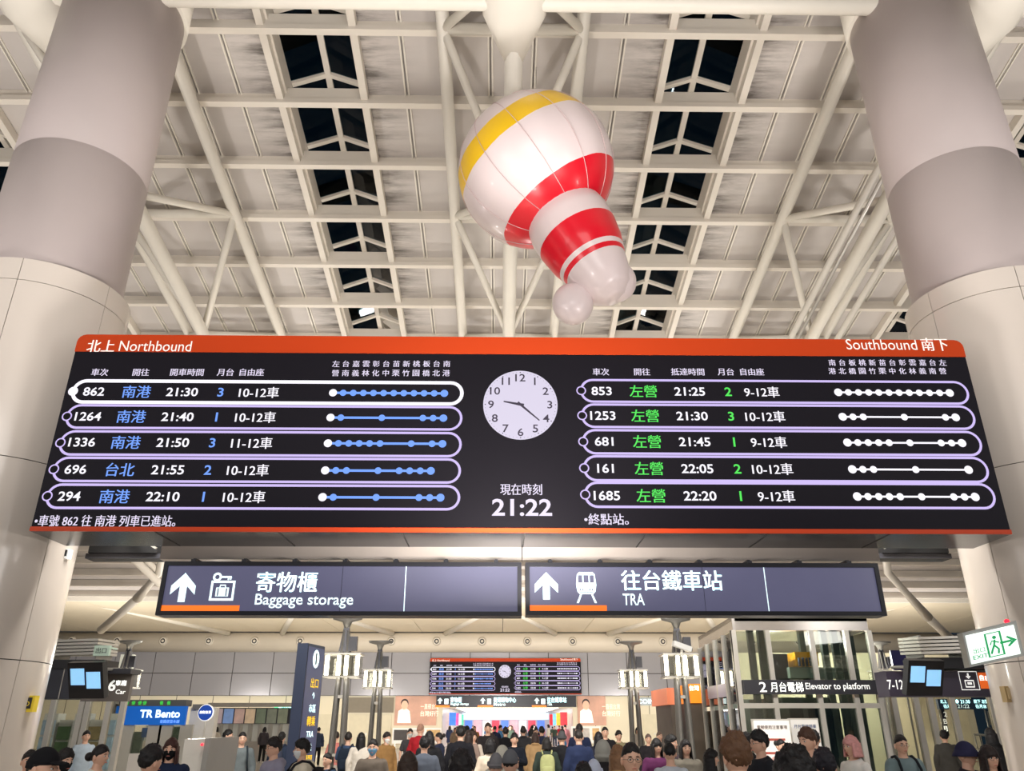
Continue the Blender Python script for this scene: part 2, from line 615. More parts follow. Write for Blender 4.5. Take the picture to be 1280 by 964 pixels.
column(CRx, CRy, 'massive round column with enamel cladding beside the Southbound end of the board', math.radians(-162) - math.pi / 3 * 0)

# ---------------------------------------------------------------- departure board
def bx(px, py): return at(px, py, 10.0)
BL, BR = -6.34, 6.86
def board():
    t = thing('departure_board', 'huge near LED departure board with orange heading and round clock, hung between the columns', 'departure board', (.26, 10.45, 4.05), 'LED departure boards')
    x0 = sum(bx(*p)[0] for p in ((98, 423), (36, 668))) / 2
    x1 = sum(bx(*p)[0] for p in ((1199, 421), (1265, 663))) / 2
    zt = bx(645, 422)[1]; zb = bx(645, 666)[1]
    zo = bx(645, 443)[1]; zl = bx(645, 660.5)[1]
    # cabinet
    c = MB()
    r = .12
    pts = [(x0, zb), (x1, zb), (x1, zt - r)] + [(x1 - r + r * math.cos(a), zt - r + r * math.sin(a)) for a in [math.pi / 8 * q for q in range(5)]] + \
          [(x0 + r + r * math.cos(a), zt - r + r * math.sin(a)) for a in [math.pi / 2 + math.pi / 8 * q for q in range(5)]]
    c.prism(pts, 10.012, 10.9)
    c.build('cabinet', mat('board_cabinet', (42, 46, 56), .22, .3), t)
    # orange heading band and foot strip
    h = MB()
    hp = [(x0, zo), (x1, zo)] + pts[2:] 
    hp = [(x0, zo), (x1, zo)] + pts[2:7] + pts[7:]
    h.prism(hp, 9.99, 10.012)
    h.build('heading_band', mat('heading_orange', (184, 60, 18), .45, var=.02, spec=.2), t)
    MB().box(x0, x1, 9.985, 10.012, zb, zl).build('foot_strip', mat('strip_orange', (196, 66, 30), .45, emit=.08, var=.02, spec=.2), t)
    MB().box(x0 + .005, x1 - .005, 10.0, 10.012, zl, zo).build('screen', mat('led_screen', (15, 13, 17), .5, emit=.25, emit_rgb=(32, 28, 40), var=.1, scale=.6, spec=.12), t)
    P = plane_y(9.9955)
    PH = plane_y(9.985)
    for s, a, b, py, ph in (('北上', 110, 144, 433, 15), ('Northbound', 150, 240, 433, 13), ('Southbound', 1057, 1145, 431, 13), ('南下', 1151, 1184, 431, 16)):
        xa, z = bx(a, py); xb, _ = bx(b, py)
        hh = bx(a, py - ph / 2)[1] - bx(a, py + ph / 2)[1]
        MB().text(s, (xa + xb) / 2, z, hh, PH, w=xb - xa, bold=.02 if s[0] > 'z' else 0).build('heading_lettering', mat('heading_print', (240, 232, 225), .5, emit=.25, var=0), t)
    MB_ = mat('blue_glow', (20, 26, 40), .5, emit=1.05, var=0, emit_rgb=(112, 160, 255))
    MG_ = mat('green_glow', (20, 32, 22), .5, emit=1.0, var=0, emit_rgb=(76, 236, 84))
    MH_ = mat('soft_white_glow', (30, 30, 36), .5, emit=.95, var=0, emit_rgb=(238, 228, 252))
    rows_l = [(490.8, 477.5, 504), (521.8, 508, 536), (554, 540.5, 569.5), (588, 573.5, 602.5), (621.5, 607, 636)]
    rows_r = [(490.2, 476.5, 503.5), (520.8, 507, 535), (553, 539, 568), (586.5, 571.5, 601.5), (620.5, 604.5, 634.5)]
    dl = [('862', '南港', '21:30', '3', '10-12車', range(12)), ('1264', '南港', '21:40', '1', '10-12車', (0, 1, 5, 9, 10, 11)),
          ('1336', '南港', '21:50', '3', '11-12車', (0, 1, 2, 3, 4, 5, 8, 10, 11)), ('696', '台北', '21:55', '2', '10-12車', (0, 1, 2, 5, 7, 8, 9, 10)),
          ('294', '南港', '22:10', '1', '10-12車', (0, 1, 5, 9, 10, 11))]
    dr = [('853', '左營', '21:25', '2', '9-12車', range(12)), ('1253', '左營', '21:30', '3', '10-12車', (0, 1, 2, 6, 10, 11)),
          ('681', '左營', '21:45', '1', '9-12車', (0, 1, 2, 3, 4, 6, 9, 10, 11)), ('161', '左營', '22:05', '2', '10-12車', (0, 1, 2, 6, 11)),
          ('1685', '左營', '22:20', '1', '9-12車', (0, 1, 2, 3, 4, 6, 9, 10, 11))]
    cl = [bx(117.5, 490)[0], bx(171, 490)[0], bx(228, 490)[0], bx(276, 490)[0], bx(324, 490)[0]]
    cr = [bx(752, 490)[0], bx(804, 490)[0], bx(862, 490)[0], bx(910, 490)[0], bx(952, 490)[0]]
    sl = [bx(416.5 + (555.5 - 416.5) * k / 11, 490)[0] for k in range(12)]
    sr = [bx(1047.5 + (1186.5 - 1047.5) * k / 11, 490)[0] for k in range(12)]
    LW = mat('lilac_glow', (30, 28, 36), .5, emit=1.05, var=0, emit_rgb=(204, 186, 242))
    HW = mat('halo_white', (98, 92, 125), .6, emit=.45, var=0)
    def pill(xa, xb, z0, z1, w, ml):
        r = (z1 - z0) / 2; zc = (z0 + z1) / 2
        pts = [(xb - r + r * math.cos(a), zc + r * math.sin(a)) for a in [-math.pi / 2 + math.pi * q / 14 for q in range(15)]]
        pts += [(xa + r + r * math.cos(a), zc + r * math.sin(a)) for a in [math.pi / 2 + math.pi * q / 14 for q in range(15)]]
        m = MB().stroke(pts, w, P)
        return m
    def dot_line(mb_line, xs, z, hgt):
        mb_line.rect(xs[0], xs[-1], z - hgt, z + hgt, P)
    for side, rows, data, cx, st in (('l', rows_l, dl, cl, sl), ('r', rows_r, dr, cr, sr)):
        xa = bx(91.5 if side == 'l' else 726.5, 490)[0]
        xb = bx(577.5 if side == 'l' else 1209, 490)[0]
        for i, ((yc, yt, yb_), d) in enumerate(zip(rows, data)):
            px = 330 if side == 'l' else 960
            zc = bx(px, yc)[1]; z1 = bx(px, yt)[1]; z0 = bx(px, yb_)[1]
            hot = side == 'l' and i == 0
            p = pill(xa, xb, z0, z1, .05 if hot else .034, None)
            PF = plane_y(9.993)
            if hot:
                p.disc(xa, (z0 + z1) / 2, .068, PF)
                p.build('service_outline', M_WHITE_E, t)
            else:
                p.mi = 1
                p.disc(xa, (z0 + z1) / 2, .052, plane_y(9.9945))
                p.mi = 0
                p.stroke([(xa + .06 * math.cos(q * .349), (z0 + z1) / 2 + .06 * math.sin(q * .349)) for q in range(18)], .018, PF)
                p.build('service_outline', [LW, mat('led_off', (15, 13, 17), .5, spec=.12)], t)
            hh = .13
            KM = MB_ if side == 'l' else MG_
            MB().text(d[0], cx[0], zc, hh, P, bold=.017).build('train_number', M_WHITE_E, t)
            MB().text(d[1], cx[1], zc, .185, P, bold=.016).build('destination_name', KM, t)
            MB().text(d[2], cx[2], zc, hh, P, bold=.017).build('time_figure', M_WHITE_E, t)
            MB().text(d[3], cx[3], zc, hh * 1.03, P, bold=.017).build('platform_number', KM, t)
            MB().text(d[4], cx[4], zc, .165, P, bold=.016).build('car_number', M_WHITE_E, t)
            xs = [st[q] for q in d[5]]
            W, B = MB(), MB()
            if side == 'l':
                B.rect(xs[0], xs[-1], zc - .017, zc + .017, P)
                for q, x in enumerate(xs):
                    if q == 0: W.disc(x, zc, .056, plane_y(9.993))
                    else: B.disc(x, zc, .047 if q < len(xs) - 1 else .054, plane_y(9.994))
            else:
                W.rect(xs[0], xs[-1], zc - .013, zc + .013, P)
                for q, x in enumerate(xs):
                    W.disc(x, zc, .049 if 0 < q < len(xs) - 1 else .058, plane_y(9.994))
            if side == 'l': tag(B.build('route_line', MB_, t), kind='stuff')
            W.build('stop_dot' if side == 'l' else 'route_line', M_WHITE_E, t)
    def hl(s, x, z, h, name='column_heading', **k):
        MB().text(s, x, z, h, P, **k).build(name, MH_, t)
    for s, px_ in (('車次', 125), ('開往', 176.5), ('開車時間', 234), ('月台', 282), ('自由座', 315)):
        x, z = bx(px_, 465.5); hl(s, x, z, .112, bold=.02)
    for s, px_ in (('車次', 751), ('開往', 802.5), ('抵達時間', 859.5), ('月台', 907), ('自由座', 940)):
        x, z = bx(px_, 465); hl(s, x, z, .112, bold=.02)
    names = ['左營', '台南', '嘉義', '雲林', '彰化', '台中', '苗栗', '新竹', '桃園', '板橋', '台北', '南港']
    for k, nme in enumerate(names):
        a_, b_ = MB(), MB()
        for q in (0, 1):
            x, z = bx(420 + (558.5 - 420) * k / 11, (455, 466.5)[q]); a_.text(nme[q], x - q * .008, z, .098, P, bold=.02)
            x, z = bx(1178 - (1178 - 1040) * k / 11, (453.5, 464)[q]); b_.text(nme[q], x, z, .098, P, bold=.02)
        a_.build('station_name', MH_, t); b_.build('station_name', MH_, t)
    x, z = bx(132, 651.3)
    hl('•車號 862 往 南港 列車已進站。', x, z, .15, 'notice_line', w=bx(220, 652)[0] - bx(44, 652)[0], bold=.018)
    x, z = bx(758, 649.3)
    hl('•終點站。', x, z, .15, 'notice_line', w=bx(786, 650)[0] - bx(731, 650)[0], bold=.018)
    x, z = bx(651.5, 612); hl('現在時刻', x, z, .155, 'time_caption', w=bx(678, 612)[0] - bx(626, 612)[0], bold=.018)
    x, z = bx(652.5, 634.5); hl('21:22', x, z, bx(652, 624)[1] - bx(652, 645.5)[1], 'digital_time', w=bx(690, 634)[0] - bx(615, 634)[0], bold=.02)
    # clock
    cx_, cz = bx(650.5, 506)
    r = (bx(697, 506)[0] - bx(604, 506)[0]) / 2
    MB().disc(cx_, cz, r, plane_y(9.9955), 56).build('clock_face', mat('clock_glow', (30, 30, 34), .5, emit=.92, var=.02, scale=60, emit_rgb=(226, 218, 240)), t)
    k = MB()
    P2 = plane_y(9.9935)
    for hn in range(1, 13):
        a = math.pi / 2 - hn * math.pi / 6
        k.text(str(hn), cx_ + r * .79 * math.cos(a), cz + r * .79 * math.sin(a), .115, P2, bold=.012)
    for q in range(60):
        a = q * math.pi / 30
        k.disc(cx_ + r * .945 * math.cos(a), cz + r * .945 * math.sin(a), .009 if q % 5 == 0 else .004, P2, 6)
    ink = mat('clock_ink', (34, 28, 44), .6)
    tag(k.build('clock_numerals', ink, t), kind='stuff')
    def hand(deg, l, w):
        a = math.radians(90 - deg); c_, s_ = math.cos(a), math.sin(a)
        q = [(-.05, -w), (l, -w * .45), (l, w * .45), (-.05, w)]
        return MB().flat([(cx_ + u * c_ - v * s_, cz + u * s_ + v * c_) for u, v in q], plane_y(9.992))
    hand(281, r * .46, .022).build('hour_hand', ink, t)
    hand(132, r * .68, .018).build('minute_hand', ink, t)
    # hooks under the cabinet, seam lines on its underside
    s = MB()
    for q in range(1, 8):
        x = x0 + (x1 - x0) * q / 8
        s.box(x - .006, x + .006, 10.02, 10.88, zb - .006, zb)
    s.build('underside_seam', M_JOINT, t)
    return t, x0, x1, zb
brd, bX0, bX1, bZ = board()
far = copy_tree(brd)
far.location = brd.location + Vector((.12, 59.6, .02))
far['label'] = 'small distant LED departure board with the same timetable, mounted on the grey panelled end wall'

# beam, boxes and brackets behind and below the board
xa, zb_ = at(201, 700, 10.95); xb = at(1098, 700, 10.95)[0]
bm = MB().box(xa, (xa + xb) / 2 - .006, 10.905, 11.35, zb_, zb_ + .9); bm.box((xa + xb) / 2 + .006, xb, 10.905, 11.35, zb_, zb_ + .9)
tag(bm.build('board_beam', mat('beam_enamel', (216, 204, 194), .35), None), 'long beige boxed beam between the departure board and the wayfinding signs', 'beam')
for side, (pa, pb), lab in (('n', (106, 200), 'black steel bracket box behind the Northbound end of the departure board'), ('s', (1100, 1190), 'black steel bracket box behind the Southbound end of the departure board')):
    xa_, z_ = at(pa, 698, 12.5); xb_ = at(pb, 698, 12.5)[0]
    t = thing('bracket_box', lab, 'bracket', ((xa_ + xb_) / 2, 12, z_), 'black bracket boxes behind the board')
    MB().box(xa_, xb_, 12.5, 12.8, z_, z_ + .08).build('lower_box', M_DGREY, t)
    MB().box(xa_ + .05, xb_ - .05, 12.46, 13.05, z_ + .08, z_ + .95).build('body', mat('pit_black', (10, 10, 13), .7), t)
    MB().box((xa_ + xb_) / 2 - .1, (xa_ + xb_) / 2 + .1, 10.92, 12.46, z_ + .75, z_ + .9).build('bracket_arm', M_BLACK, t)
    xi = xb_ if side == 'n' else xa_
    xo = xi + (-.7 if side == 'n' else .7)
    MB().beam((xi, 12.3, z_ + .12), (xo, 12.42, z_ + .5), .03, .03).build('brace', M_STEEL, t)

# ---------------------------------------------------------------- backlit wayfinding signs
M_SIGNFACE = mat('sign_face', (86, 86, 108), .22, emit=.55, emit_rgb=(100, 100, 130), var=.16, scale=1.2)
M_SIGNGLOW = mat('sign_glow', (225, 250, 252), .4, emit=1.05, var=0)
M_SIGNFRAME = mat('sign_frame', (40, 40, 46), .35, .4)
SY = 10.55
def sx(px, py): return at(px, py, SY)
def sign(name, label, p0, p1, build):
    (ax, ay), (bx_, by) = p0, p1
    x0 = (at(ax + 6, ay, SY)[0] + at(ax - 1, by, SY)[0]) / 2
    x1 = (at(bx_ - 6, ay, SY)[0] + at(bx_ , by, SY)[0]) / 2
    if ax > 600: x0 = at(ax, 736, SY)[0]
    if bx_ < 700: x1 = at(bx_, 736, SY)[0]
    z1 = at(650, ay, SY)[1]; z0 = at(650, by, SY)[1]
    t = thing(name, label, 'sign', ((x0 + x1) / 2, SY, z0), 'backlit wayfinding signs')
    w = .055
    f = MB()
    f.box(x0, x1, SY, SY + .3, z0, z0 + w); f.box(x0, x1, SY, SY + .3, z1 - w, z1)
    f.box(x0, x0 + w, SY, SY + .3, z0 + w, z1 - w); f.box(x1 - w, x1, SY, SY + .3, z0 + w, z1 - w)
    f.box(x0 + .01, x1 - .01, SY + .25, SY + .3, z0 + .01, z1 - .01)
    f.build('sign_frame', M_SIGNFRAME, t)
    MB().box(x0 + w, x1 - w, SY + .03, SY + .06, z0 + w, z1 - w).build('sign_panel', M_SIGNFACE, t)
    cl = MB()
    for q in range(7):
        x = x0 + (x1 - x0) * (q + .5) / 7
        cl.box(x - .03, x + .03, SY + .1, SY + .2, z1, z1 + .05); cl.box(x - .02, x + .02, SY + .15, SY + .37, z1 + .02, z1 + .07)
    cl.build('mounting_clip', M_DGREY, t)
    build(t, plane_y(SY + .026), x0 + w, x1 - w, z0 + w, z1 - w)
    return t
def arrow_up(mb, px, py, k, P):
    x, z = sx(px, py)
    mb.flat([(x - .045 * k, z - .17 * k), (x + .045 * k, z - .17 * k), (x + .045 * k, z + .06 * k), (x, z + .19 * k), (x - .045 * k, z + .06 * k)], P)
    for s in (-1, 1):
        q = [(x, z + .19 * k), (x, z + .07 * k), (x + s * .155 * k, z - .08 * k), (x + s * .155 * k, z + .03 * k)]
        mb.flat(q if s > 0 else q[::-1], P)
def s1(t, P, x0, x1, z0, z1):
    m = MB()
    arrow_up(m, 228, 735, 1.05, P)
    m.build('arrow', M_SIGNGLOW, t); m = MB()
    x, z = sx(277, 738)
    m.rect(x - .16, x + .16, z - .13, z - .1, P); m.rect(x - .16, x + .16, z + .1, z + .13, P)
    m.rect(x - .16, x - .13, z - .1, z + .1, P); m.rect(x + .13, x + .16, z - .1, z + .1, P)
    m.rect(x - .085, x + .085, z - .075, z + .04, P)
    m.stroke([(x - .035, z + .04), (x - .035, z + .07), (x + .035, z + .07), (x + .035, z + .04)], .018, P, False)
    xk, zk = sx(271, 721)
    m.stroke([(xk + .045 * math.cos(a * .524), zk + .045 * math.sin(a * .524)) for a in range(12)], .03, P)
    m.rect(xk + .05, xk + .19, zk - .012, zk + .014, P); m.rect(xk + .14, xk + .16, zk - .04, zk, P); m.rect(xk + .17, xk + .19, zk - .035, zk, P)
    m.build('symbol', M_SIGNGLOW, t); m = MB()
    xa, z = sx(320, 727); xb, _ = sx(396, 727)
    m.text('寄物櫃', (xa + xb) / 2, z, .265, P, w=xb - xa, bold=.02)
    m.build('lettering', M_SIGNGLOW, t); m = MB()
    xa, z = sx(318, 751); xb, _ = sx(441, 751)
    m.text('Baggage storage', (xa + xb) / 2, z, .185, P, w=xb - xa, bold=.008)
    m.build('lettering', M_SIGNGLOW, t)
    d = MB(); d.mi = 0
    for k in (-.055, .055): d.rect(sx(277, 738)[0] + k - .008, sx(277, 738)[0] + k + .008, sx(277, 738)[1] - .07, sx(277, 738)[1] + .03, plane_y(SY + .0245))
    d.build('print_cutout', M_SIGNFACE, t)
    MB().rect(x0, sx(298, 763)[0], z0, z0 + .075, P).build('orange_bar', mat('bar_orange', (250, 120, 30), .4, emit=.8, var=0), t)
    for px_, w, mm in ((505.5, .012, M_SIGNGLOW), (426, .005, M_SIGNFRAME)):
        x = sx(px_, 735)[0]; MB().rect(x, x + w, z0, z1, P).build('panel_seam', mm, t)
def s2(t, P, x0, x1, z0, z1):
    m = MB()
    arrow_up(m, 683, 733, 1.0, P)
    m.build('arrow', M_SIGNGLOW, t); m = MB()
    x, z = sx(733, 731)
    body = [(x - .12, z - .09), (x - .09, z - .12), (x + .09, z - .12), (x + .12, z - .09), (x + .135, z + .0), (x + .12, z + .14), (x + .09, z + .17), (x - .09, z + .17), (x - .12, z + .14), (x - .135, z)]
    m.flat(body, P)
    for s in (-1, 1):
        q = [(x + s * .06, z - .12), (x + s * .085, z - .12), (x + s * .135, z - .235), (x + s * .105, z - .235)]
        m.flat(q[::-1] if s > 0 else q, P)
    m.build('symbol', M_SIGNGLOW, t); m = MB()
    xa, z = sx(777, 725); xb, _ = sx(903, 725)
    m.text('往台鐵車站', (xa + xb) / 2, z, .265, P, w=xb - xa, bold=.02)
    m.build('lettering', M_SIGNGLOW, t); m = MB()
    xa, z = sx(779, 749); xb, _ = sx(806, 749)
    m.text('TRA', (xa + xb) / 2, z, .15, P, w=xb - xa, bold=.008)
    m.build('lettering', M_SIGNGLOW, t)
    d = MB(); P3 = plane_y(SY + .0245)
    x, z = sx(733, 731)
    d.rect(x - .105, x - .05, z + .03, z + .13, P3); d.rect(x - .035, x + .035, z + .03, z + .13, P3); d.rect(x + .05, x + .105, z + .03, z + .13, P3)
    for k in (-.08, -.045, .045, .08): d.disc(x + k, z - .06, .011, P3, 8)
    d.rect(x - .09, x + .09, z - .1, z - .092, P3)
    d.build('print_cutout', M_SIGNFACE, t)
    MB().rect(x0, sx(759, 763)[0], z0, z0 + .075, P).build('orange_bar', mat('bar_orange', (250, 120, 30)), t)
    for px_, w, mm in ((958, .012, M_SIGNGLOW), (880, .005, M_SIGNFRAME)):
        x = sx(px_, 735)[0]; MB().rect(x, x + w, z0, z1, P).build('panel_seam', mm, t)
sign('wayfinding_sign', 'long backlit grey sign reading Baggage storage with key and suitcase symbol', (197, 703), (652, 770), s1)
sign('wayfinding_sign', 'long backlit grey sign reading TRA with train symbol', (657, 703), (1106, 769), s2)

# ---------------------------------------------------------------- plain inflatable hung from the truss
def balloon():
    Y = 12.0
    x, z = at(670, 214, Y)
    c = Vector((x, Y, z)); R = 1.5
    t = thing('inflatable', 'big white inflatable ball with yellow stripe and red banded tail, hung from the roof', 'balloon', tuple(c))
    vin = lambda n, rgb, em=0: mat(n, rgb, .3, emit=em, var=.015, coat=.2)
    WH, RD, YL = vin('white_vinyl', (238, 222, 222)), vin('red_vinyl', (222, 20, 40), .08), vin('yellow_vinyl', (245, 196, 16), .04)
    # view frame of the object in the hall
    down = (Vector((.55, .1, -.82))).normalized()        # axis towards the tail
    side = down.cross(Vector((0, 1, 0))).normalized()
    fw = side.cross(down).normalized()
    def W3(p): return c + side * p[0] + fw * p[1] + down * p[2]
    def body_r(s):                                        # s along the axis, from the nose (-1) on
        return max(0.0, 1 - s * s) ** .5
    N = 48
    def lat(s): return 1.5 * math.cos(s)
    def seg(mb, s0, s1, n=8):
        rings = []
        for i in range(n + 1):
            th = s0 + (s1 - s0) * i / n
            rr = R * math.sin(th) * 1.0
            rings.append([W3((rr * math.cos(a) * (1 + .006 * math.cos(a * 12)), rr * math.sin(a) * (1 + .006 * math.cos(a * 12)), -R * math.cos(th) * .97)) for a in [2 * math.pi * k / N for k in range(N)]])
        mb.loft(rings, False)
    m = MB(); m.mi = 0
    seg(m, .02, 1.05, 10); m.mi = 1; seg(m, 1.05, 1.38, 5); m.mi = 0; seg(m, 1.38, 2.15, 10); m.mi = 2; seg(m, 2.15, 3.12, 10)
    o = m.build('ball', [WH, YL, RD], t)
    # banded tail
    ex, ez = at(762, 362, 11.8)
    axis = (Vector((ex, 11.8, ez)) - c); tail_l = axis.length; axis.normalize()
    a2 = axis.cross(Vector((0, 1, 0))).normalized(); b2 = a2.cross(axis).normalized()
    base = c + axis * 1.1
    kk = (tail_l + .25 - 1.1) / 1.75
    prof = [(0, .72), (.3, .78), (.55, .76)], [(.55, .76), (.85, .70), (1.0, .64)], [(1.0, .64), (1.07, .61)], [(1.07, .61), (1.14, .58)], [(1.14, .58), (1.4, .50), (1.6, .38), (1.72, .2), (1.75, .01)]
    tl = MB()
    for q, (pr, mi) in enumerate(zip(prof, (0, 1, 0, 1, 0))):
        tl.mi = mi
        fine = []
        for (s0, r0), (s1_, r1) in zip(pr, pr[1:]):
            for j in range(4):
                u = j / 4; fine.append((s0 + (s1_ - s0) * u, r0 + (r1 - r0) * u))
        fine.append(pr[-1])
        tl.loft([[base + axis * s * kk + (a2 * math.cos(a) + b2 * math.sin(a)) * r for a in [2 * math.pi * k / 36 for k in range(36)]] for s, r in fine], False)
    tl.build('tail', [WH, RD], t)
    for px_, py_, r_ in ((770, 352, .36), (716, 380, .36)):
        fx, fz = at(px_, py_, 11.85)
        MB().ball((fx, 11.85, fz), (r_, r_ * .8, r_ * 1.1), 24, 16).build('fin', WH, t)
    sm = MB()
    for q in range(12):
        a = 2 * math.pi * q / 12 + .26
        sm.tube([W3((1.004 * R * math.sin(th) * math.cos(a), 1.004 * R * math.sin(th) * math.sin(a), -R * .97 * 1.004 * math.cos(th))) for th in [.1 + 2.95 * j / 24 for j in range(25)]], .006, 5)
    sm.build('seam', mat('seam_vinyl', (225, 200, 200), .5), t)
    MB().tube([c + Vector((.02, 0, 1.42)), c + Vector((.04, .1, 2.75))], .008, 6).build('hanging_wire', M_STEEL, t)
    for v in ((-.3, .2, 1.45), (.5, .1, 1.38), (1.4, 0, -.3)):
        MB().ball(c + Vector(v), .035, 8, 6).build('tie_loop', RD if v[0] > 1 else M_STEEL, t)
balloon()

# ---------------------------------------------------------------- end wall far down the hall
EY = 70.2
M_GREYPANEL = mat('grey_wall_panel', (164, 162, 166), .2, .25, var=.05, scale=.3)
M_CREAM = mat('cream_wall', (232, 222, 196), .5, var=.03, scale=.4)
M_CREAM_E = mat('lit_cream_wall', (240, 228, 188), .6, var=.04, scale=.4)
def ez(py): return at(640, py, EY)[1]
def ex(px, py=880): return at(px, py, EY)[0]
wf = bpy.data.objects.new('wall_far', None); COL.objects.link(wf); tag(wf, kind='structure')
z_top, z_mid, z_bot = ez(815), ez(842), ez(870)
MB().box(-40, 40, EY + .12, EY + .4, z_bot, z_top + 1.5).build('wall_backing', M_JOINT, wf)
j0 = ex(571 - 49.4 * 12, 842)
pstep = (ex(735, 842) - ex(538, 842)) / 4
xj = ex(538, 842)
first = None
for r, (a, b) in enumerate(((z_bot, z_mid), (z_mid, z_top))):
    for k in range(-12, 13):
        x = xj + k * pstep
        if first is None:
            first = MB().box(.03, pstep - .03, 0, .12, .03, z_mid - z_bot - .03).build('wall_panel', M_GREYPANEL, wf); o = first
        else:
            o = first.copy(); COL.objects.link(o)
        o.location = (x, EY, a)
# lower wall with the corridor mouth
oL, oR, oT = ex(553), ex(716), ez(885)
low = MB()
low.box(-40, oL, EY + .3, EY + .6, 0, z_bot); low.box(oR, 40, EY + .3, EY + .6, 0, z_bot); low.box(oL, oR, EY + .3, EY + .6, oT, z_bot)
low.build('lower_wall', M_CREAM, wf)
jl = MB()
for px in list(range(80, 380, 46)) + [383, 744, 786, 812, 905]:
    x = ex(px); jl.box(x - .02, x + .02, EY + .285, EY + .3, 0, z_bot)
tag(jl.build('wall_joint', M_JOINT, wf), kind='stuff')
# corridor beyond
cor = bpy.data.objects.new('wall_corridor', None); COL.objects.link(cor); tag(cor, kind='structure')
CY = 98
c = MB()
c.box(oL - .3, oL, EY + .6, CY, 0, oT + .4); c.box(oR, oR + .3, EY + .6, CY, 0, oT + .4); c.box(oL - .3, oR + .3, CY, CY + .3, 0, oT + .4)
c.build('corridor_wall', mat('corridor_white', (238, 232, 226), .4), cor)
c = MB().box(oL - .3, oR + .3, EY + .6, CY, oT + .1, oT + .4)
c.build('corridor_ceiling', mat('corridor_ceiling_paint', (240, 238, 235), .5), cor)
for k in range(6):
    y = EY + 3 + k * 4.2
    o = MB().box(oL + 1, oR - 1, y, y + .5, oT + .02, oT + .09).build('light_strip', mat('corridor_light', (255, 250, 244), .5, emit=7, var=0), cor)
rnd = random.Random(5)
shopc = [(236, 60, 70), (60, 120, 220), (250, 180, 60), (240, 90, 160), (120, 190, 240), (250, 250, 250), (220, 40, 50), (90, 200, 160)]
for k in range(8):
    y = EY + 2.5 + k * 2.6
    s = -1 if k % 2 else 1
    x = (oR - .9) if s > 0 else (oL + .3)
    cc = shopc[k % 8]
    t = thing('shop_sign', 'small %s lit shop board along the bright corridor mouth' % ('red blue amber pink sky-blue white crimson green'.split()[k % 8]), 'sign', (x, y, 1.7), 'corridor shop boards')
    MB().box(x, x + .6, y, y + .12, 1.7, 2.75).build('panel', mat('shop_glow_%d' % (k % 8), cc, .5, emit=.9, var=.5, scale=4), t)
    MB().box(x + .25, x + .35, y + .02, y + .1, 0, 1.7).build('post', M_STEEL, t)
t = thing('distant_shop', 'bright distant shop front with blue and pink banners closing the corridor', 'shop', (0, CY - 1, 0))
MB().box(oL + .5, oR - .5, CY - 1.2, CY - 1, 2.3, 3.0).build('fascia', mat('fascia_glow', (196, 222, 255), .5, emit=1.3, var=.5, scale=3), t)
for k in range(9):
    x = oL + .8 + k * (oR - oL - 1.6) / 9
    MB().box(x, x + .85, CY - 1.15, CY - 1.05, .1, 2.2).build('banner', mat('banner_%d' % (k % 4), [(90, 130, 220), (240, 170, 180), (250, 240, 235), (225, 70, 90)][k % 4], .5, emit=.7, var=.3, scale=3), t)
# big round bulkhead tube with nozzles
tb = thing('bulkhead_duct', 'fat round beige bulkhead duct spanning the top of the grey end wall', 'duct', (0, EY - .3, z_top))
zc = (ez(791) + ez(816)) / 2
rr = (ez(791) - ez(816)) / 2
MB().tube([(-38, EY - .2, zc), (38, EY - .2, zc)], rr, 40).build('duct_body', mat('duct_paint', (214, 204, 188), .5, var=.06, scale=.4), tb)
nz0 = ex(547, 803); nst = (ex(770, 803) - ex(547, 803)) / 4
first = None
for k in range(-8, 9):
    x = nz0 + k * nst
    if first is None:
        n_ = MB(); n_.tube([(0, .25, 0), (0, -.12, 0)], [.40, .34], 24)
        n_.tube([(0, -.12, 0), (0, -.16, 0)], [.34, .26], 24)
        n_.mi = 1; n_.tube([(0, -.165, 0), (0, -.17, 0)], .2, 20); n_.mi = 0
        n_.ball((0, -.17, 0), .12, 12, 8)
        first = n_.build('air_nozzle', [mat('nozzle_paint', (214, 206, 192), .4), M_BLACK], tb, local=True); o = first
    else:
        o = first.copy(); COL.objects.link(o)
    o.location = (x, -rr + .15, zc - z_top)
# sloping soffit between the roof and the duct: folded panels with diagonal tubes
s = bpy.data.objects.new('trim_soffit', None); COL.objects.link(s); tag(s, kind='structure')
SF = 52.5
zA, zB = at(640, 752, SF)[1], at(640, 790, 69.4)[1]
def zs(y): return zA + (zB - zA) * (y - SF) / (69.6 - SF)
for k in range(-8, 8):
    x0 = X0 + k * 6.9; x1 = x0 + 6.86
    MB().hexa([(x0, SF, zs(SF)), (x1, SF, zs(SF)), (x1, 69.6, zs(69.6)), (x0, 69.6, zs(69.6)),
               (x0, SF, zs(SF) + .1), (x1, SF, zs(SF) + .1), (x1, 69.6, zs(69.6) + .1), (x0, 69.6, zs(69.6) + .1)]).build('soffit_panel', mat('soffit_paint', (222, 210, 186), .5, var=.04), s)
MB().box(-56, 56, SF - .25, SF, zs(SF) - .05, zs(SF) + .5).build('soffit_edge', M_TUBE, s)
for k in (-2, -1, 0, 1):
    xm = X0 - .2 + k * 13.9 + 13.9 / 2 - 13.9 * .0
    for sgn in (-1, 1):
        MB().tube([(xm + sgn * 2.3, 69.2, zs(69.2) - .15), (xm + sgn * 7.0, 55, zs(55) + .25)], .24, 10).build('brace_tube', M_TUBE, s)
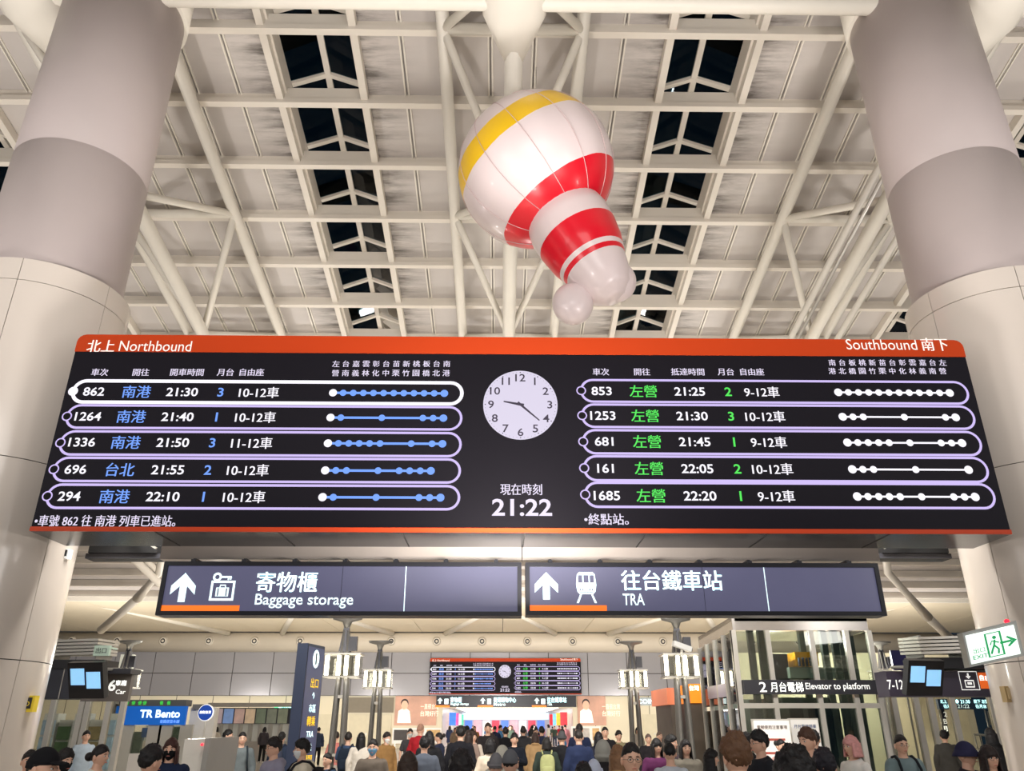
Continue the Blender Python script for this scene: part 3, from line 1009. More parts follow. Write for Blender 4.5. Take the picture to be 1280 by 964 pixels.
for sgn, lab in ((-1, 'thick white strut with a pinned collar rising beside the wayfinding sign reading Baggage storage'), (1, 'thick white strut rising behind the wayfinding sign reading TRA')):
    if sgn < 0:
        a = at(126, 788, 48); b = at(172, 748, 45); e = at(199, 716, 42)
    else:
        a = at(1190, 800, 48); b = at(1160, 772, 45); e = at(1110, 716, 42)
    t = thing('strut', lab, 'strut', (b[0], 45, b[1]))
    MB().tube([(a[0], 48, a[1]), (b[0], 45, b[1])], .24, 14).build('lower_tube', M_TUBE, t)
    MB().tube([(b[0], 45, b[1]), ((b[0] + e[0]) / 2, 43.5, (b[1] + e[1]) / 2), (e[0], 42, e[1]), (e[0] + (.6 if sgn < 0 else -.6), 40.5, zr(40.5, -.1))], [.27, .2, .2, .2], 14).build('collar', M_TUBE, t)
# catwalk clutter, southbound side
t = thing('catwalk', 'service catwalk with red sprinkler pipes and ducts high beyond the sign reading TRA', 'catwalk', (at(1150, 730, 52)[0], 52, at(1150, 742, 52)[1]))
xa, z0 = at(1122, 744, 52); xb, z1 = at(1222, 706, 52)
MB().box(xa, xb, 51.5, 53, z0 - .1, z0 + .1).build('walkway', M_STEEL_D, t)
for k in range(6):
    x = xa + (xb - xa) * (k + .3) / 6
    MB().box(x, x + .7, 51.8, 52.6, z0 + .1, z0 + .45 + .25 * (k % 3)).build('duct_piece', M_STEEL_D, t)
MB().beam((xa + .5, 51.4, z1), (xa + 3.2, 51.4, z0 + .3), .25, .25).build('brace', M_TUBE, t)
MB().beam((xa + 1.8, 51.5, z0 + 1.1), (xb, 51.5, z1 - .2), .25, .25).build('brace', M_TUBE, t)
RP = mat('red_pipe', (120, 26, 26), .4)
MB().tube([(xa - 1, 51.2, z1 + .1), (xb + .5, 51.2, z1 + .1)], .08, 8).build('sprinkler_pipe', RP, t)
for k in (.25, .72):
    MB().tube([(xa + (xb - xa) * k, 51.2, z0 + .1), (xa + (xb - xa) * k, 51.2, z1 + .1)], .06, 8).build('sprinkler_pipe', RP, t)

# small wayfinding sign under the far board
t = thing('overhead_sign', 'long dark sign with orange tabs hung under the small distant departure board', 'sign', (0, 69, 2.9))
xa, za = at(545, 884, 69); xb, zb2 = at(720, 870, 69)
MB().box(xa, xb, 69, 69.15, za, zb2).build('sign_body', M_SIGNFRAME, t)
for k in (.2, .5, .8):
    MB().box(xa + (xb - xa) * k, xa + (xb - xa) * k + .1, 69.15, EY + .3, za + .3, za + .42).build('wall_arm', M_DGREY, t)
P = plane_y(68.99)
for s_, px0, px1, py, h in (('寄物櫃', 563, 577, 875, .42), ('Baggage storage', 563, 586, 880.5, .25), ('捷運購物中心', 617, 645, 875, .4), ('Metro', 617, 632, 880.5, .25), ('往台鐵車站', 684, 708, 875, .42), ('TRA', 684, 690, 880.5, .22)):
    a, z = at(px0, py, 69); b, _ = at(px1, py, 69)
    MB().text(s_, (a + b) / 2, z, h, P, w=b - a).build('lettering', M_SIGNGLOW, t)
for px0, px1 in ((544, 562), (597, 616), (665, 683)):
    a, z = at(px0, 883.5, 69); b, _ = at(px1, 883.5, 69)
    MB().rect(a, b, z - .06, z + .1, P).build('orange_bar', mat('bar_orange', (250, 120, 30)), t)
    m = MB(); x, z = at((px0 + px1) / 2 - 3, 876.5, 69)
    m.flat([(x - .07, z - .2), (x + .07, z - .2), (x + .07, z + .02), (x + .22, z + .02), (x, z + .25), (x - .22, z + .02), (x - .07, z + .02)], P)
    m.build('arrow', M_SIGNGLOW, t)
    m = MB(); x, z = at((px0 + px1) / 2 + 5, 877, 69); m.rect(x - .16, x + .16, z - .2, z + .2, P); m.build('symbol', M_SIGNGLOW, t)

# posters either side of the corridor
def poster(px0, px1, py0, py1, label, figure_px):
    xa, z0 = at(px0, py1, EY - .1); xb, z1 = at(px1, py0, EY - .1)
    t = thing('poster', label, 'poster', ((xa + xb) / 2, EY + .2, z0), 'large advertising posters')
    MB().box(xa, xb, EY + .2, EY + .29, z0, z1).build('sheet', mat('poster_print', (196, 150, 128), .5, emit=.45, var=.45, scale=.7), t)
    m = MB(); PP = plane_y(EY + .19)
    fx = at(figure_px, 890, EY)[0]; zf = z0 + (z1 - z0) * .08
    H = (z1 - z0) * .8
    m.flat([(fx - .55, zf), (fx + .6, zf), (fx + .45, zf + H * .5), (fx + .18, zf + H * .62), (fx - .18, zf + H * .62), (fx - .5, zf + H * .5)], PP)
    m.build('printed_figure', mat('poster_white', (245, 232, 220), .5, emit=.5), t)
    MB().disc(fx, zf + H * .75, .28, PP, 16, .36).build('printed_face', mat('poster_skin', (230, 178, 150), .5, emit=.4), t)
    MB().disc(fx, zf + H * .85, .32, plane_y(EY + .195), 16, .32).build('printed_hair', mat('poster_dark', (50, 34, 30), .5), t)
    MB().text('一直很台灣', fx + 2.1, z0 + H * .8, .42, PP, maxw=1.5).build('printed_words', mat('poster_white', (245, 232, 220)), t)
    MB().text('台灣好行', fx + 2.1, z0 + H * .5, .42, PP, maxw=1.5).build('printed_words', mat('poster_white', (245, 232, 220)), t)
poster(492, 546, 870, 907, 'warm brown advertising poster with a cook beside the corridor, next to the rolling shutter', 505)
poster(723, 757, 870, 907, 'warm brown advertising poster with a standing woman beside the orange kiosk side of the corridor', 733)
for (p0, p1, lab) in (((491, 910), (551, 945), 'low white display board below the poster next to the rolling shutter'), ((714, 908), (752, 945), 'low white display board below the poster with a standing woman')):
    xa, z1 = at(p0[0], p0[1], EY - .4); xb, z0 = at(p1[0], p1[1], EY - .4)
    t = thing('display_board', lab, 'board', (xa, EY - .4, 0), 'white framed boards at the end wall')
    MB().box(xa, xb, EY - .45, EY - .35, .35, z1).build('board_frame', mat('board_white', (238, 232, 226), .4, emit=.1), t)
    for k in range(3):
        w = (xb - xa) / 3
        MB().box(xa + w * k + .12, xa + w * (k + 1) - .12, EY - .47, EY - .45, .6, z1 - .15).build('printed_sheet', mat('sheet_%d' % k, [(60, 52, 50), (205, 196, 190), (226, 180, 120)][k], .5, var=.4, scale=3), t)
    for x in (xa + .2, xb - .3): MB().box(x, x + .1, EY - .42, EY - .36, 0, .35).build('leg', M_STEEL, t)
# shutter, doors
def slab(name, n, px0, px1, py0, py1, m, Y=EY, dy=.1, kind='structure', label=None, cat=None):
    xa, z1 = at(px0, py0, Y + .3); xb, _ = at(px1, py0, Y + .3)
    z0 = max(0, at(px0, py1, Y + .3)[1])
    o = MB().box(xa, xb, Y + .3 - dy, Y + .3, z0, z1).build(name, m)
    return tag(o, label, cat, None, kind), xa, xb, z0, z1
xa, z1 = at(435, 872, EY); xb, _ = at(492, 872, EY); z0 = at(435, 891, EY)[1]
t = thing('roller_shutter', 'grey slatted roller shutter above the cream double door on the end wall', 'shutter', (xa, EY, z0))
MB().box(xa, xb, EY + .18, EY + .29, z0, z1).build('shutter_back', M_STEEL_D, t)
for k in range(7):
    z = z0 + (z1 - z0) * k / 7
    MB().hexa([(xa, EY + .05, z), (xb, EY + .05, z), (xb, EY + .2, z), (xa, EY + .2, z), (xa, EY + .12, z + .17), (xb, EY + .12, z + .17), (xb, EY + .2, z + .17), (xa, EY + .2, z + .17)]).build('slat', mat('shutter_slat', (150, 142, 128), .5), t)
for n, (a, b) in enumerate(((393, 426), (436, 463), (463, 490), (803, 822), (828, 842))):
    d = bpy.data.objects.new('door_%d' % (n + 1), None); COL.objects.link(d); tag(d, kind='structure')
    xa, z1 = at(a, 893, EY); xb, _ = at(b, 893, EY)
    MB().box(xa + .05, xb - .05, EY + .22, EY + .3, .02, z1).build('door_leaf', mat('door_paint', (222, 212, 184), .5), d)
    MB().box(xb - .35, xb - .25, EY + .14, EY + .22, 1.0, 1.12).build('door_handle', M_STEEL, d)
t = thing('hanging_sign', 'green lit exit sign on the end wall above the cream counters', 'exit sign', (ex(352), EY, ez(890)))
xa, z1 = at(343, 882, EY - 2); xb, z0 = at(372, 888, EY - 2)
MB().box(xa, xb, EY - 2, EY - 1.9, z0, z1).box(xa + .3, xa + .4, EY - 1.9, EY + .3, z0 + .05, z0 + .15).build('sign_box', mat('green_lit', (90, 220, 150), .5, emit=.9), t)
MB().text('出口 EXIT', (xa + xb) / 2, (z0 + z1) / 2, .26, plane_y(EY - 2.01)).build('lettering', M_SIGNGLOW, t)
t = thing('hanging_sign', 'pale blue lit COIN sign on the cream end wall by the orange kiosk', 'sign', (ex(810), EY, ez(890)))
xa, z1 = at(800, 872, EY - 1); xb, z0 = at(815, 882, EY - 1)
MB().box(xa, xb, EY - 1, EY - .9, z0, z1).box(xa + .3, xa + .4, EY - .9, EY + .3, z0 + .05, z0 + .15).build('sign_box', mat('steel_lit', (170, 180, 186), .4), t)
MB().text('COIN', (xa + xb) / 2, (z0 + z1) / 2, .35, plane_y(EY - 1.01)).build('lettering', M_SIGNGLOW, t)

# ---------------------------------------------------------------- lamp posts
def lamp_post(X, Y, label, cage=True):
    t = thing('lamp_post', label, 'lamp post', (X, Y, 0), 'steel lamp posts along the hall')
    for k, (dx, dy) in enumerate(((-.1, -.1), (.1, -.1), (.1, .1), (-.1, .1))):
        MB().tube([(X + dx * 1.5, Y + dy * 1.5, 0), (X + dx, Y + dy, 2.6), (X + dx * .5, Y + dy * .5, 3.9)], [.065, .055, .03], 10).build('post_tube', M_STEEL_D, t)
    MB().box(X - .13, X + .13, Y - .13, Y + .13, 2.35, 2.42).build('collar', M_STEEL, t)
    MB().box(X - .15, X + .15, Y - .15, Y + .15, 1.1, 1.16).build('collar', M_STEEL, t)
    MB().hexa([(X - .14, Y - .1, 3.4), (X + .14, Y - .1, 3.4), (X + .14, Y + .1, 3.4), (X - .14, Y + .1, 3.4), (X - .06, Y - .05, 4.0), (X + .06, Y - .05, 4.0), (X + .06, Y + .05, 4.0), (X - .06, Y + .05, 4.0)]).build('neck', M_DGREY, t)
    MB().box(X + .12, X + .3, Y - .14, Y - .02, 3.42, 3.75).build('speaker_box', M_DGREY, t)
    h = MB()
    h.loft([[(X + rx * math.cos(a), Y + ry * math.sin(a), z) for a in [2 * math.pi * q / 20 for q in range(20)]] for rx, ry, z in ((.06, .06, 3.95), (.12, .1, 4.1), (.36, .16, 4.16), (.38, .18, 4.22))])
    h.build('uplight_head', M_STEEL_D, t)
    fr = MB()
    for z in (2.82, 3.34):
        for a, b in (((-.42, -.3), (.42, -.3)), ((.42, -.3), (.42, .3)), ((.42, .3), (-.42, .3)), ((-.42, .3), (-.42, -.3))):
            fr.beam((X + a[0], Y + a[1], z), (X + b[0], Y + b[1], z), .035, .035)
        fr.box(X - .42, X + .42, Y - .02, Y + .02, z - .015, z + .015)
    fr.build('cage_frame', M_STEEL, t)
    for s in (-1, 1):
        MB().box(X - .4, X + .4, Y + s * .3 - .006, Y + s * .3 + .006, 2.84, 3.32).build('glass_pane', glass('lamp_glass', (245, 245, 240), .02, .98), t)
    for dx, dy in ((-.36, -.22), (-.08, -.24), (.1, -.24), (.36, -.22)):
        MB().tube([(X + dx, Y + dy, 2.86), (X + dx, Y + dy, 3.3)], .046, 10).build('lamp_tube', M_WARM_E, t)
    lamp('post_uplight', 'SPOT', (X, Y, 4.4), 260, (1, .94, .85), .2, UP)
    bpy.data.lights['post_uplight'].spot_size = 2.2
for o_ in ((at(430, 830, 20)[0], 20, 'steel lamp post with large lit cage beside the navy pylon'),
           (at(474, 830, 26)[0], 26, 'thinner looking steel lamp post with lit cage between navy pylon and distant departure board'),
           (at(849, 830, 20)[0], 20, 'steel lamp post with lit cage and a white camera in front of the orange kiosk'),
           (at(790, 830, 26)[0], 26, 'steel lamp post with lit cage between distant departure board and orange kiosk'),
           (at(160, 820, 26)[0], 26, 'steel lamp post whose head shows above the car number sign near the bento kiosk'),
           (at(1102, 820, 26)[0], 26, 'steel lamp post whose head shows just past the glass lift')):
    lamp_post(*o_)
for l in bpy.data.lights:
    if l.name.startswith('post_uplight'): l.spot_size = 2.3; l.spot_blend = .6
def camera_box(px, py, Y, label, s=1):
    x, z = at(px, py, Y)
    t = thing('security_camera', label, 'camera', (x, Y, z))
    MB().beam((x - .22 * s, Y, z - .06), (x + .22 * s, Y - .1, z + .08), .12, .12).build('housing', mat('camera_white', (232, 232, 230), .4), t)
    MB().tube([(x, Y, z - .06), (x, Y + .12, z - .2)], .03, 8).build('bracket', M_STEEL, t)
    MB().tube([(x - .22 * s, Y, z - .06), (x - .25 * s, Y, z - .065)], .045, 12).build('lens', M_BLACK, t)
camera_box(852, 809, 19.7, 'white security camera clamped to the lamp post in front of the orange kiosk', -1)

# ---------------------------------------------------------------- navy pylon
def pylon():
    Y = 15.0
    M_NAVY = mat('navy_enamel', (40, 48, 68), .35, var=.04)
    t = thing('pylon_sign', 'tall navy information pylon with white and yellow lettering beside the lamp post', 'pylon', (at(378, 900, Y)[0], Y, 0))
    xl, zt = at(372, 804, Y); xm, _ = at(384, 804, Y); xr = at(400, 812, Y + .6)[0]
    # two faces: narrow dark edge towards us, printed face turned to the aisle
    a = Vector((xl, Y + .02)); b = Vector((xm + .02, Y)); c = Vector((xr + .06, Y + .75)); d = Vector((xl + .25, Y + .8))
    MB().hexa([(a.x, a.y, 0), (b.x, b.y, 0), (c.x, c.y, 0), (d.x, d.y, 0), (a.x, a.y, zt), (b.x, b.y, zt), (c.x, c.y, zt), (d.x, d.y, zt)]).build('pylon_body', M_NAVY, t)
    dr = (c - b); L = dr.length; dr.normalize()
    nrm = Vector((dr.y, -dr.x))
    def PF(u, v): return (b.x + dr.x * u + nrm.x * .006, b.y + dr.y * u + nrm.y * .006, v)
    MB().rect(.03, L - .03, .5, zt - .05, PF).build('print_panel', mat('pylon_face', (70, 78, 112), .3, emit=.1), t)
    def PG(u, v): return (b.x + dr.x * u + nrm.x * .012, b.y + dr.y * u + nrm.y * .012, v)
    YL = mat('pylon_yellow', (245, 210, 40), .5, emit=.6, var=0)
    z = zt - .25
    MB().disc(L * .5, z, .14, PG, 20, .16).build('emblem', M_SIGNGLOW, t)
    MB().rect(L * .5 - .03, L * .5 + .03, z - .1, z + .1, lambda u, v: (PG(u, v)[0] + nrm.x * .004, PG(u, v)[1] + nrm.y * .004, v)).build('emblem_mark', M_NAVY, t)
    z -= .42
    for s_, col, h in (('出口', YL, .17), ('↑', M_SIGNGLOW, .12), ('市區', M_SIGNGLOW, .14), ('轉乘', YL, .17), ('TRA', M_SIGNGLOW, .1), ('車站', M_SIGNGLOW, .12), ('閘門', YL, .17), ('Gate', M_SIGNGLOW, .09), ('寄物', M_SIGNGLOW, .12), ('Exit', M_SIGNGLOW, .09), ('洗手間', M_SIGNGLOW, .12)):
        MB().text(s_, L * .55, z, h, PG, maxw=L * .7).build('lettering', col, t)
        z -= .215
pylon()

# ---------------------------------------------------------------- glass lift on the southbound side
def lift():
    Y = 18.0
    t = thing('glass_lift', 'large glass lift shaft with steel cap band and Elevator to platform sign', 'lift', (6.5, Y + 2, 0))
    xl, zb = at(916, 788, Y); xr = at(1086, 790, Y)[0]
    zt = at(1000, 771, Y)[1]
    x2 = xl - .15; Yb = 22.5
    xbk = at(873, 800, Yb)[0]
    M_CAP = mat('cap_steel', (206, 200, 194), .22, .7)
    def q(x0, y0, x1, y1, z0, z1, th=.06):
        d = Vector((x1 - x0, y1 - y0)).normalized(); n = Vector((-d.y, d.x)) * th
        return [(x0, y0, z0), (x1, y1, z0), (x1 + n.x, y1 + n.y, z0), (x0 + n.x, y0 + n.y, z0), (x0, y0, z1), (x1, y1, z1), (x1 + n.x, y1 + n.y, z1), (x0 + n.x, y0 + n.y, z1)]
    xbk2 = xr + .6
    MB().hexa(q(xl, Y, xr, Y, zb, zt)).build('cap_band', M_CAP, t)
    MB().hexa(q(xbk, Yb, xl, Y, zb, zt)).build('cap_band', M_CAP, t)
    MB().hexa(q(xr, Y, xbk2, Yb, zb, zt)).build('cap_band', M_CAP, t)
    MB().hexa([(xl, Y, zt - .1), (xr, Y, zt - .1), (xbk2, Yb, zt - .1), (xbk, Yb, zt - .1), (xl, Y, zt), (xr, Y, zt), (xbk2, Yb, zt), (xbk, Yb, zt)]).build('roof', M_CAP, t)
    G = glass('lift_glass', (226, 232, 226), .06, .95)
    # front: mullions and panes
    fm = [xl + (xr - xl) * k for k in (0, .25, .57, .83, 1)]
    zrail = at(1000, 862, Y)[1]
    for i, x in enumerate(fm):
        MB().box(x - .05, x + .05, Y - .03, Y + .1, 0, zb).build('mullion', M_STEEL, t)
    for a, b in zip(fm, fm[1:]):
        for z0, z1 in ((.12, 2.1), (2.2, zb - .02)):
            MB().box(a + .06, b - .06, Y + .02, Y + .035, z0, z1).build('glass_pane', G, t)
    MB().box(xl, xr, Y - .02, Y + .08, 2.1, 2.2).build('transom', M_STEEL, t)
    for k in range(5):
        f0 = k / 4
        x = xl + (xbk - xl) * f0; y = Y + (Yb - Y) * f0
        MB().box(x - .05, x + .05, y - .05, y + .05, 0, zb).build('mullion', M_STEEL, t)
        if k < 4:
            f1 = (k + 1) / 4
            xx = xl + (xbk - xl) * f1; yy = Y + (Yb - Y) * f1
            for z0, z1 in ((.12, 2.1), (2.2, zb - .02)):
                MB().hexa(q(xx, yy, x, y, z0, z1, .015)).build('glass_pane', G, t)
    # back wall and machinery inside
    MB().box(xbk + .2, xbk2 - .1, Yb - .1, Yb, 0, 2.4).build('back_wall', mat('lift_back', (150, 160, 150), .5), t)
    gx = lambda px, y: at(px, 860, y)[0]
    M_RAIL = mat('rail_grey', (96, 104, 98), .45, .4)
    for px, y in ((945, 19.6), (958, 19.6), (1010, 20.6), (1038, 19.2), (1052, 19.2), (1060, 20.8), (1072, 19.4)):
        x = gx(px, y); MB().box(x - .07, x + .07, y - .07, y + .07, 0, 3.9).build('guide_rail', M_RAIL, t)
    xa, z0 = at(992, 833, 20.4); xb, z1 = at(1018, 816, 20.4)
    MB().box(xa, xb, 20.2, 20.8, z0, z1).build('motor_guard', mat('amber_guard', (236, 168, 36), .45, emit=.1), t)
    for k in range(5):
        x = xa + .05 + k * .09; MB().tube([(x, 20.1, z0 - .02), (x, 20.1, z0 + .18)], .035, 8).build('cable_head', mat('cable_blue', (70, 84, 110), .5), t)
    xa, z0 = at(985, 848, 20.2); xb, z1 = at(1046, 835, 20.2)
    MB().box(xa, xb, 20.0, 20.9, z0, z1).build('cross_beam', mat('machine_green', (140, 156, 146), .5), t)
    xa, z0 = at(962, 850, 20.3); xb, z1 = at(982, 818, 20.3)
    MB().box(xa, xb, 20.2, 20.7, z0, z1).build('control_cabinet', M_DGREY, t)
    xa, _ = at(968, 930, 19.8); xb, _ = at(1032, 930, 19.8)
    car = MB(); car.box(xa, xb, 19.2, 21.4, .1, 2.35)
    car.build('lift_car', mat('car_steel', (118, 126, 118), .3, .6), t)
    for k in range(3):
        x = xa + .25 + k * .42; MB().box(x, x + .3, 19.17, 19.2, .3, 2.2).build('car_window', mat('car_glass_dark', (52, 60, 60), .1), t)
    # header sign
    xs0, z1 = at(929, 850, Y - .15); xs1, z0 = at(1101, 868, Y - .15)
    sgn = MB().box(xs0, xs1, Y - .15, Y - .04, z0, z1).build('header_sign', mat('header_dark', (50, 50, 56), .35), t)
    P = plane_y(Y - .156)
    wm = mat('print_white', (244, 244, 240), .5, emit=.7, var=0)
    for s_, a, b, h in (('2', 949, 958, .2), ('月台電梯', 963, 1004, .2), ('Elevator to platform', 1007, 1087, .17)):
        xa, z = at(a, 859, Y - .15); xb, _ = at(b, 859, Y - .15)
        MB().text(s_, (xa + xb) / 2, z, h, P, w=xb - xa, bold=.006).build('lettering', wm, sgn)
    xq, zq1 = at(884, 862, 21.5)
    sb = MB().hexa(q(at(884, 860, 21.3)[0], 21.3, xs0, Y - .12, z0, z1)).build('side_sign', mat('header_side', (176, 168, 190), .3), t)
    return xl, xr
lift()
def stand_board(px0, px1, py0, Y, label, face, stripe, words):
    xa, z1 = at(px0, py0, Y); xb, _ = at(px1, py0, Y)
    t = thing('notice_board', label, 'notice board', ((xa + xb) / 2, Y, 0))
    MB().box(xa, xb, Y, Y + .05, .45, z1).build('board_sheet', mat(face[0], face[1], .4, emit=.12), t)
    MB().box(xa - .03, xb + .03, Y + .05, Y + .09, .4, z1 + .03).build('board_frame', M_STEEL, t)
    for x in (xa + .1, xb - .15):
        MB().box(x, x + .05, Y + .02, Y + .07, 0, .45).build('leg', M_STEEL, t)
    P = plane_y(Y - .005)
    MB().text(words, (xa + xb) / 2, z1 - .12, .07, P, maxw=(xb - xa) * .9).build('lettering', mat(stripe[0], stripe[1], .5), t)
    for k in range(3):
        MB().rect(xa + .12, xb - .12, z1 - .36 - k * .24, z1 - .32 - k * .24, P).build('printed_rule', mat('rule_red', (176, 84, 74), .5), t)
stand_board(942, 986, 901, 16.6, 'white notice board with red lines standing before the glass lift', ('notice_white', (244, 238, 232)), ('notice_text', (120, 70, 60)), '電梯使用注意事項')
stand_board(988, 1022, 900, 16.9, 'grey framed notice board with blue title standing before the glass lift', ('notice_grey', (214, 212, 208)), ('notice_blue', (30, 90, 190)), '月台電梯搭乘')
# orange kiosk
t = thing('kiosk', 'wood clad kiosk with glowing orange header behind the lamp post with a camera', 'kiosk', (at(858, 880, 24)[0], 24, 0))
M_WOOD = mat('kiosk_wood', (96, 84, 74), .5, var=.2, scale=2)
M_OR = mat('kiosk_orange', (240, 140, 20), .4, emit=.8, var=.15, scale=1)
xa, z1 = at(833, 860, 24); xb, z0 = at(849, 881, 24)
MB().box(xa, xb, 24, 26.5, z0, z1).build('header_panel', mat('kiosk_coral', (232, 130, 90), .4, emit=.4), t)
MB().box(xa + .1, xb, 24.05, 26.4, 0, z0).build('side_wall', M_WOOD, t)
xa, z1 = at(862, 855, 24.2); xb, z0 = at(883, 879, 24.2)
MB().box(xa, xb, 24.2, 26.4, z0, z1).build('header_panel', M_OR, t)
MB().box(xa, xb, 24.3, 26.4, 0, z0).build('side_wall', M_WOOD, t)
x_, z_ = at(868, 860, 24.15)
MB().text('台灣', x_, z_, .14, plane_y(24.19)).build('lettering', M_SIGNGLOW, t)

# ---------------------------------------------------------------- ticket gate line, southbound side
M_PLUM = mat('gate_sign_dark', (64, 58, 72), .35, var=.03)
def monitor(px, py, Y, w, h, label, tilt, yaw):
    x, z = at(px, py, Y)
    t = thing('monitor', label, 'monitor', (x, Y, z), 'tilted gate monitors', rz=yaw)
    ct, st = math.cos(tilt), math.sin(tilt)
    def P3(u, v, d): return (u, -v * st + d * ct - 0, v * ct + d * st)
    def slab_(u0, u1, v0, v1, d0, d1):
        return MB().hexa([P3(u0, v0, d0), P3(u1, v0, d0), P3(u1, v0, d1), P3(u0, v0, d1), P3(u0, v1, d0), P3(u1, v1, d0), P3(u1, v1, d1), P3(u0, v1, d1)])
    slab_(-w / 2, w / 2, -h / 2, h / 2, 0, .12).build('monitor_case', mat('case_black', (26, 26, 32), .3), t, local=True)
    ML = mat('screen_blue', (140, 196, 238), .3, emit=.9, var=.2, scale=9)
    slab_(-w * .42, -w * .03, -h * .12, h * .34, -.008, 0).build('lit_screen', ML, t, local=True)
    slab_(w * .03, w * .42, -h * .22, h * .24, -.008, 0).build('lit_screen', ML, t, local=True)
    MB().tube([(0, .1, h * .2), (0, .5, h * .35), (0, .85, h * .38)], .03, 8).build('mount_arm', M_STEEL_D, t, local=True)
def louver(px0, px1, py0, py1, Y, label):
    xa, z1 = at(px0, py0, Y); xb, z0 = at(px1, py1, Y)
    t = thing('louvre_stack', label, 'louvre', ((xa + xb) / 2, Y, z0), 'louvred housings over the gates')
    n = 5
    for k in range(n):
        z = z0 + (z1 - z0) * k / n
        MB().hexa([(xa, Y, z), (xb, Y - .1, z + .02), (xb, Y + .8, z + .05), (xa, Y + .8, z + .05), (xa, Y, z + .045), (xb, Y - .1, z + .065), (xb, Y + .8, z + .095), (xa, Y + .8, z + .095)]).build('slat', M_STEEL, t)
    for x in (xa + .05, xb - .08): MB().box(x, x + .03, Y + .05, Y + .7, z0 - .05, z1 + .02).build('support', M_STEEL_D, t)
GY = 15.5
xa, z1 = at(1107, 839, GY); xb, z0 = at(1250, 871, GY)
t = thing('gate_sign', 'long dark sign over the ticket gates reading 7-12 with down arrow symbol', 'sign', ((xa + xb) / 2, GY, z0))
MB().box(xa, xb + .6, GY, GY + .5, z0, z1).build('sign_body', M_PLUM, t)
P = plane_y(GY - .01)
wm = mat('print_white', (244, 244, 240))
x_, z_ = at(1119, 856, GY); MB().text('7-12', x_, z_, .17, P, bold=.01, w=.3).build('lettering', wm, t)
x_, z_ = at(1211, 851, GY)
MB().stroke([(x_ - .17, z_ - .16), (x_ + .17, z_ - .16), (x_ + .17, z_ + .16), (x_ - .17, z_ + .16)], .018, P).build('symbol_frame', wm, t)
m = MB(); m.stroke([(x_ - .08, z_ - .11), (x_ + .08, z_ - .11), (x_ + .08, z_ + .0), (x_ - .08, z_ + .0)], .025, P); m.rect(x_ - .04, x_ + .04, z_ - .07, z_ - .03, P); m.build('symbol', wm, t)
MB().flat([(x_, z_ + .03), (x_ + .05, z_ + .08), (x_ + .015, z_ + .08), (x_ + .015, z_ + .13), (x_ - .015, z_ + .13), (x_ - .015, z_ + .08), (x_ - .05, z_ + .08)], P).build('arrow', wm, t)
x0_, z0_ = at(1226, 861, GY); x1_, z1_ = at(1250, 841, GY)
MB().rect(x0_, x1_, z0_, z1_, P).build('orange_patch', mat('patch_orange', (236, 102, 30), .5, emit=.5, var=0), t)
MB().text('自由座', (x0_ + x1_) / 2 - .05, (z0_ + z1_) / 2 + .05, .1, plane_y(GY - .014)).build('lettering', wm, t)
louver(1147, 1216, 795, 818, GY - .3, 'stack of pale louvre blades above the gate sign reading 7-12')
xa, z1 = at(1147, 823, GY); xb, z0 = at(1250, 838, GY)
tag(MB().box(xa, xb + .4, GY - .2, GY + .6, z0 + .02, z1).build('housing', M_BLACK), 'black equipment housing between the louvre stack and the gate sign reading 7-12', 'housing')
monitor(1157, 848, GY - .8, .74, .62, 'tilted black monitor with two light blue screens in front of sign 7-12', math.radians(22), math.radians(12))
xa, z1 = at(1113, 813, 24); xb, z0 = at(1150, 838, 24)
t = thing('hanging_sign', 'dark blue sign board with letter M above the gate sign reading 7-12', 'sign', (xa, 24, z0))
MB().box(xa, xb, 24, 24.1, z0, z1).build('sign_body', mat('deep_blue', (48, 46, 88), .3), t)
MB().tube([(xa + .3, 24.13, 0), (xa + .3, 24.13, z1)], .03, 6).build('post', M_STEEL_D, t)
x_, z_ = at(1148, 826, 24); MB().text('M', x_, z_, .16, plane_y(23.99)).build('lettering', wm, t)

# glazed room behind the southbound gates
def glazed(n, px0, px1, Y, mull, z_hi, label_wall, depth, tone):
    w = bpy.data.objects.new('window_%d' % n, None); COL.objects.link(w); tag(w, kind='structure')
    xs = [at(p, 905, Y)[0] for p in mull]
    for x in xs:
        MB().box(x - .06, x + .06, Y - .05, Y + .08, 0, z_hi).build('window_frame', M_STEEL, w)
    MB().box(xs[0], xs[-1], Y - .05, Y + .08, z_hi - .1, z_hi).build('window_frame', M_STEEL, w)
    for a, b in zip(xs, xs[1:]):
        MB().box(a + .06, b - .06, Y, Y + .015, .05, z_hi - .1).build('glass_pane', glass('room_glass', (242, 242, 236), .04, .97), w)
    bw = bpy.data.objects.new(label_wall, None); COL.objects.link(bw); tag(bw, kind='structure')
    MB().box(xs[0] - 1.5, (xs[-1] + 3) if n == 5 else at(151, 905, Y + depth)[0], Y + depth, Y + depth + .2, 0, 4.0).build('wall_face', tone, bw)
    return xs
glazed(5, 1100, 1260, 19.5, (1108, 1122, 1150, 1168, 1196, 1245, 1290), 2.75, 'wall_right', 8, mat('warm_wall', (246, 236, 204), .6, var=.05))
glazed(6, 40, 150, 20.5, (20, 62, 98, 106, 132, 150), 2.6, 'wall_left', 8, mat('pale_wall', (228, 230, 220), .6, var=.1))
t = thing('hanging_sign', 'small LED board behind the glass under the gate sign reading 7-12', 'LED sign', (at(1205, 880, 24)[0], 24, 2.2))
xa, z1 = at(1172, 874, 24); xb, z0 = at(1241, 887, 24)
MB().box(xa, xb, 24, 24.12, z0, z1).build('sign_body', mat('led_blue_dark', (48, 66, 92), .4), t)
for x in (xa + .1, xb - .15): MB().tube([(x, 24.15, 0), (x, 24.15, z1)], .025, 6).build('post', M_STEEL_D, t)
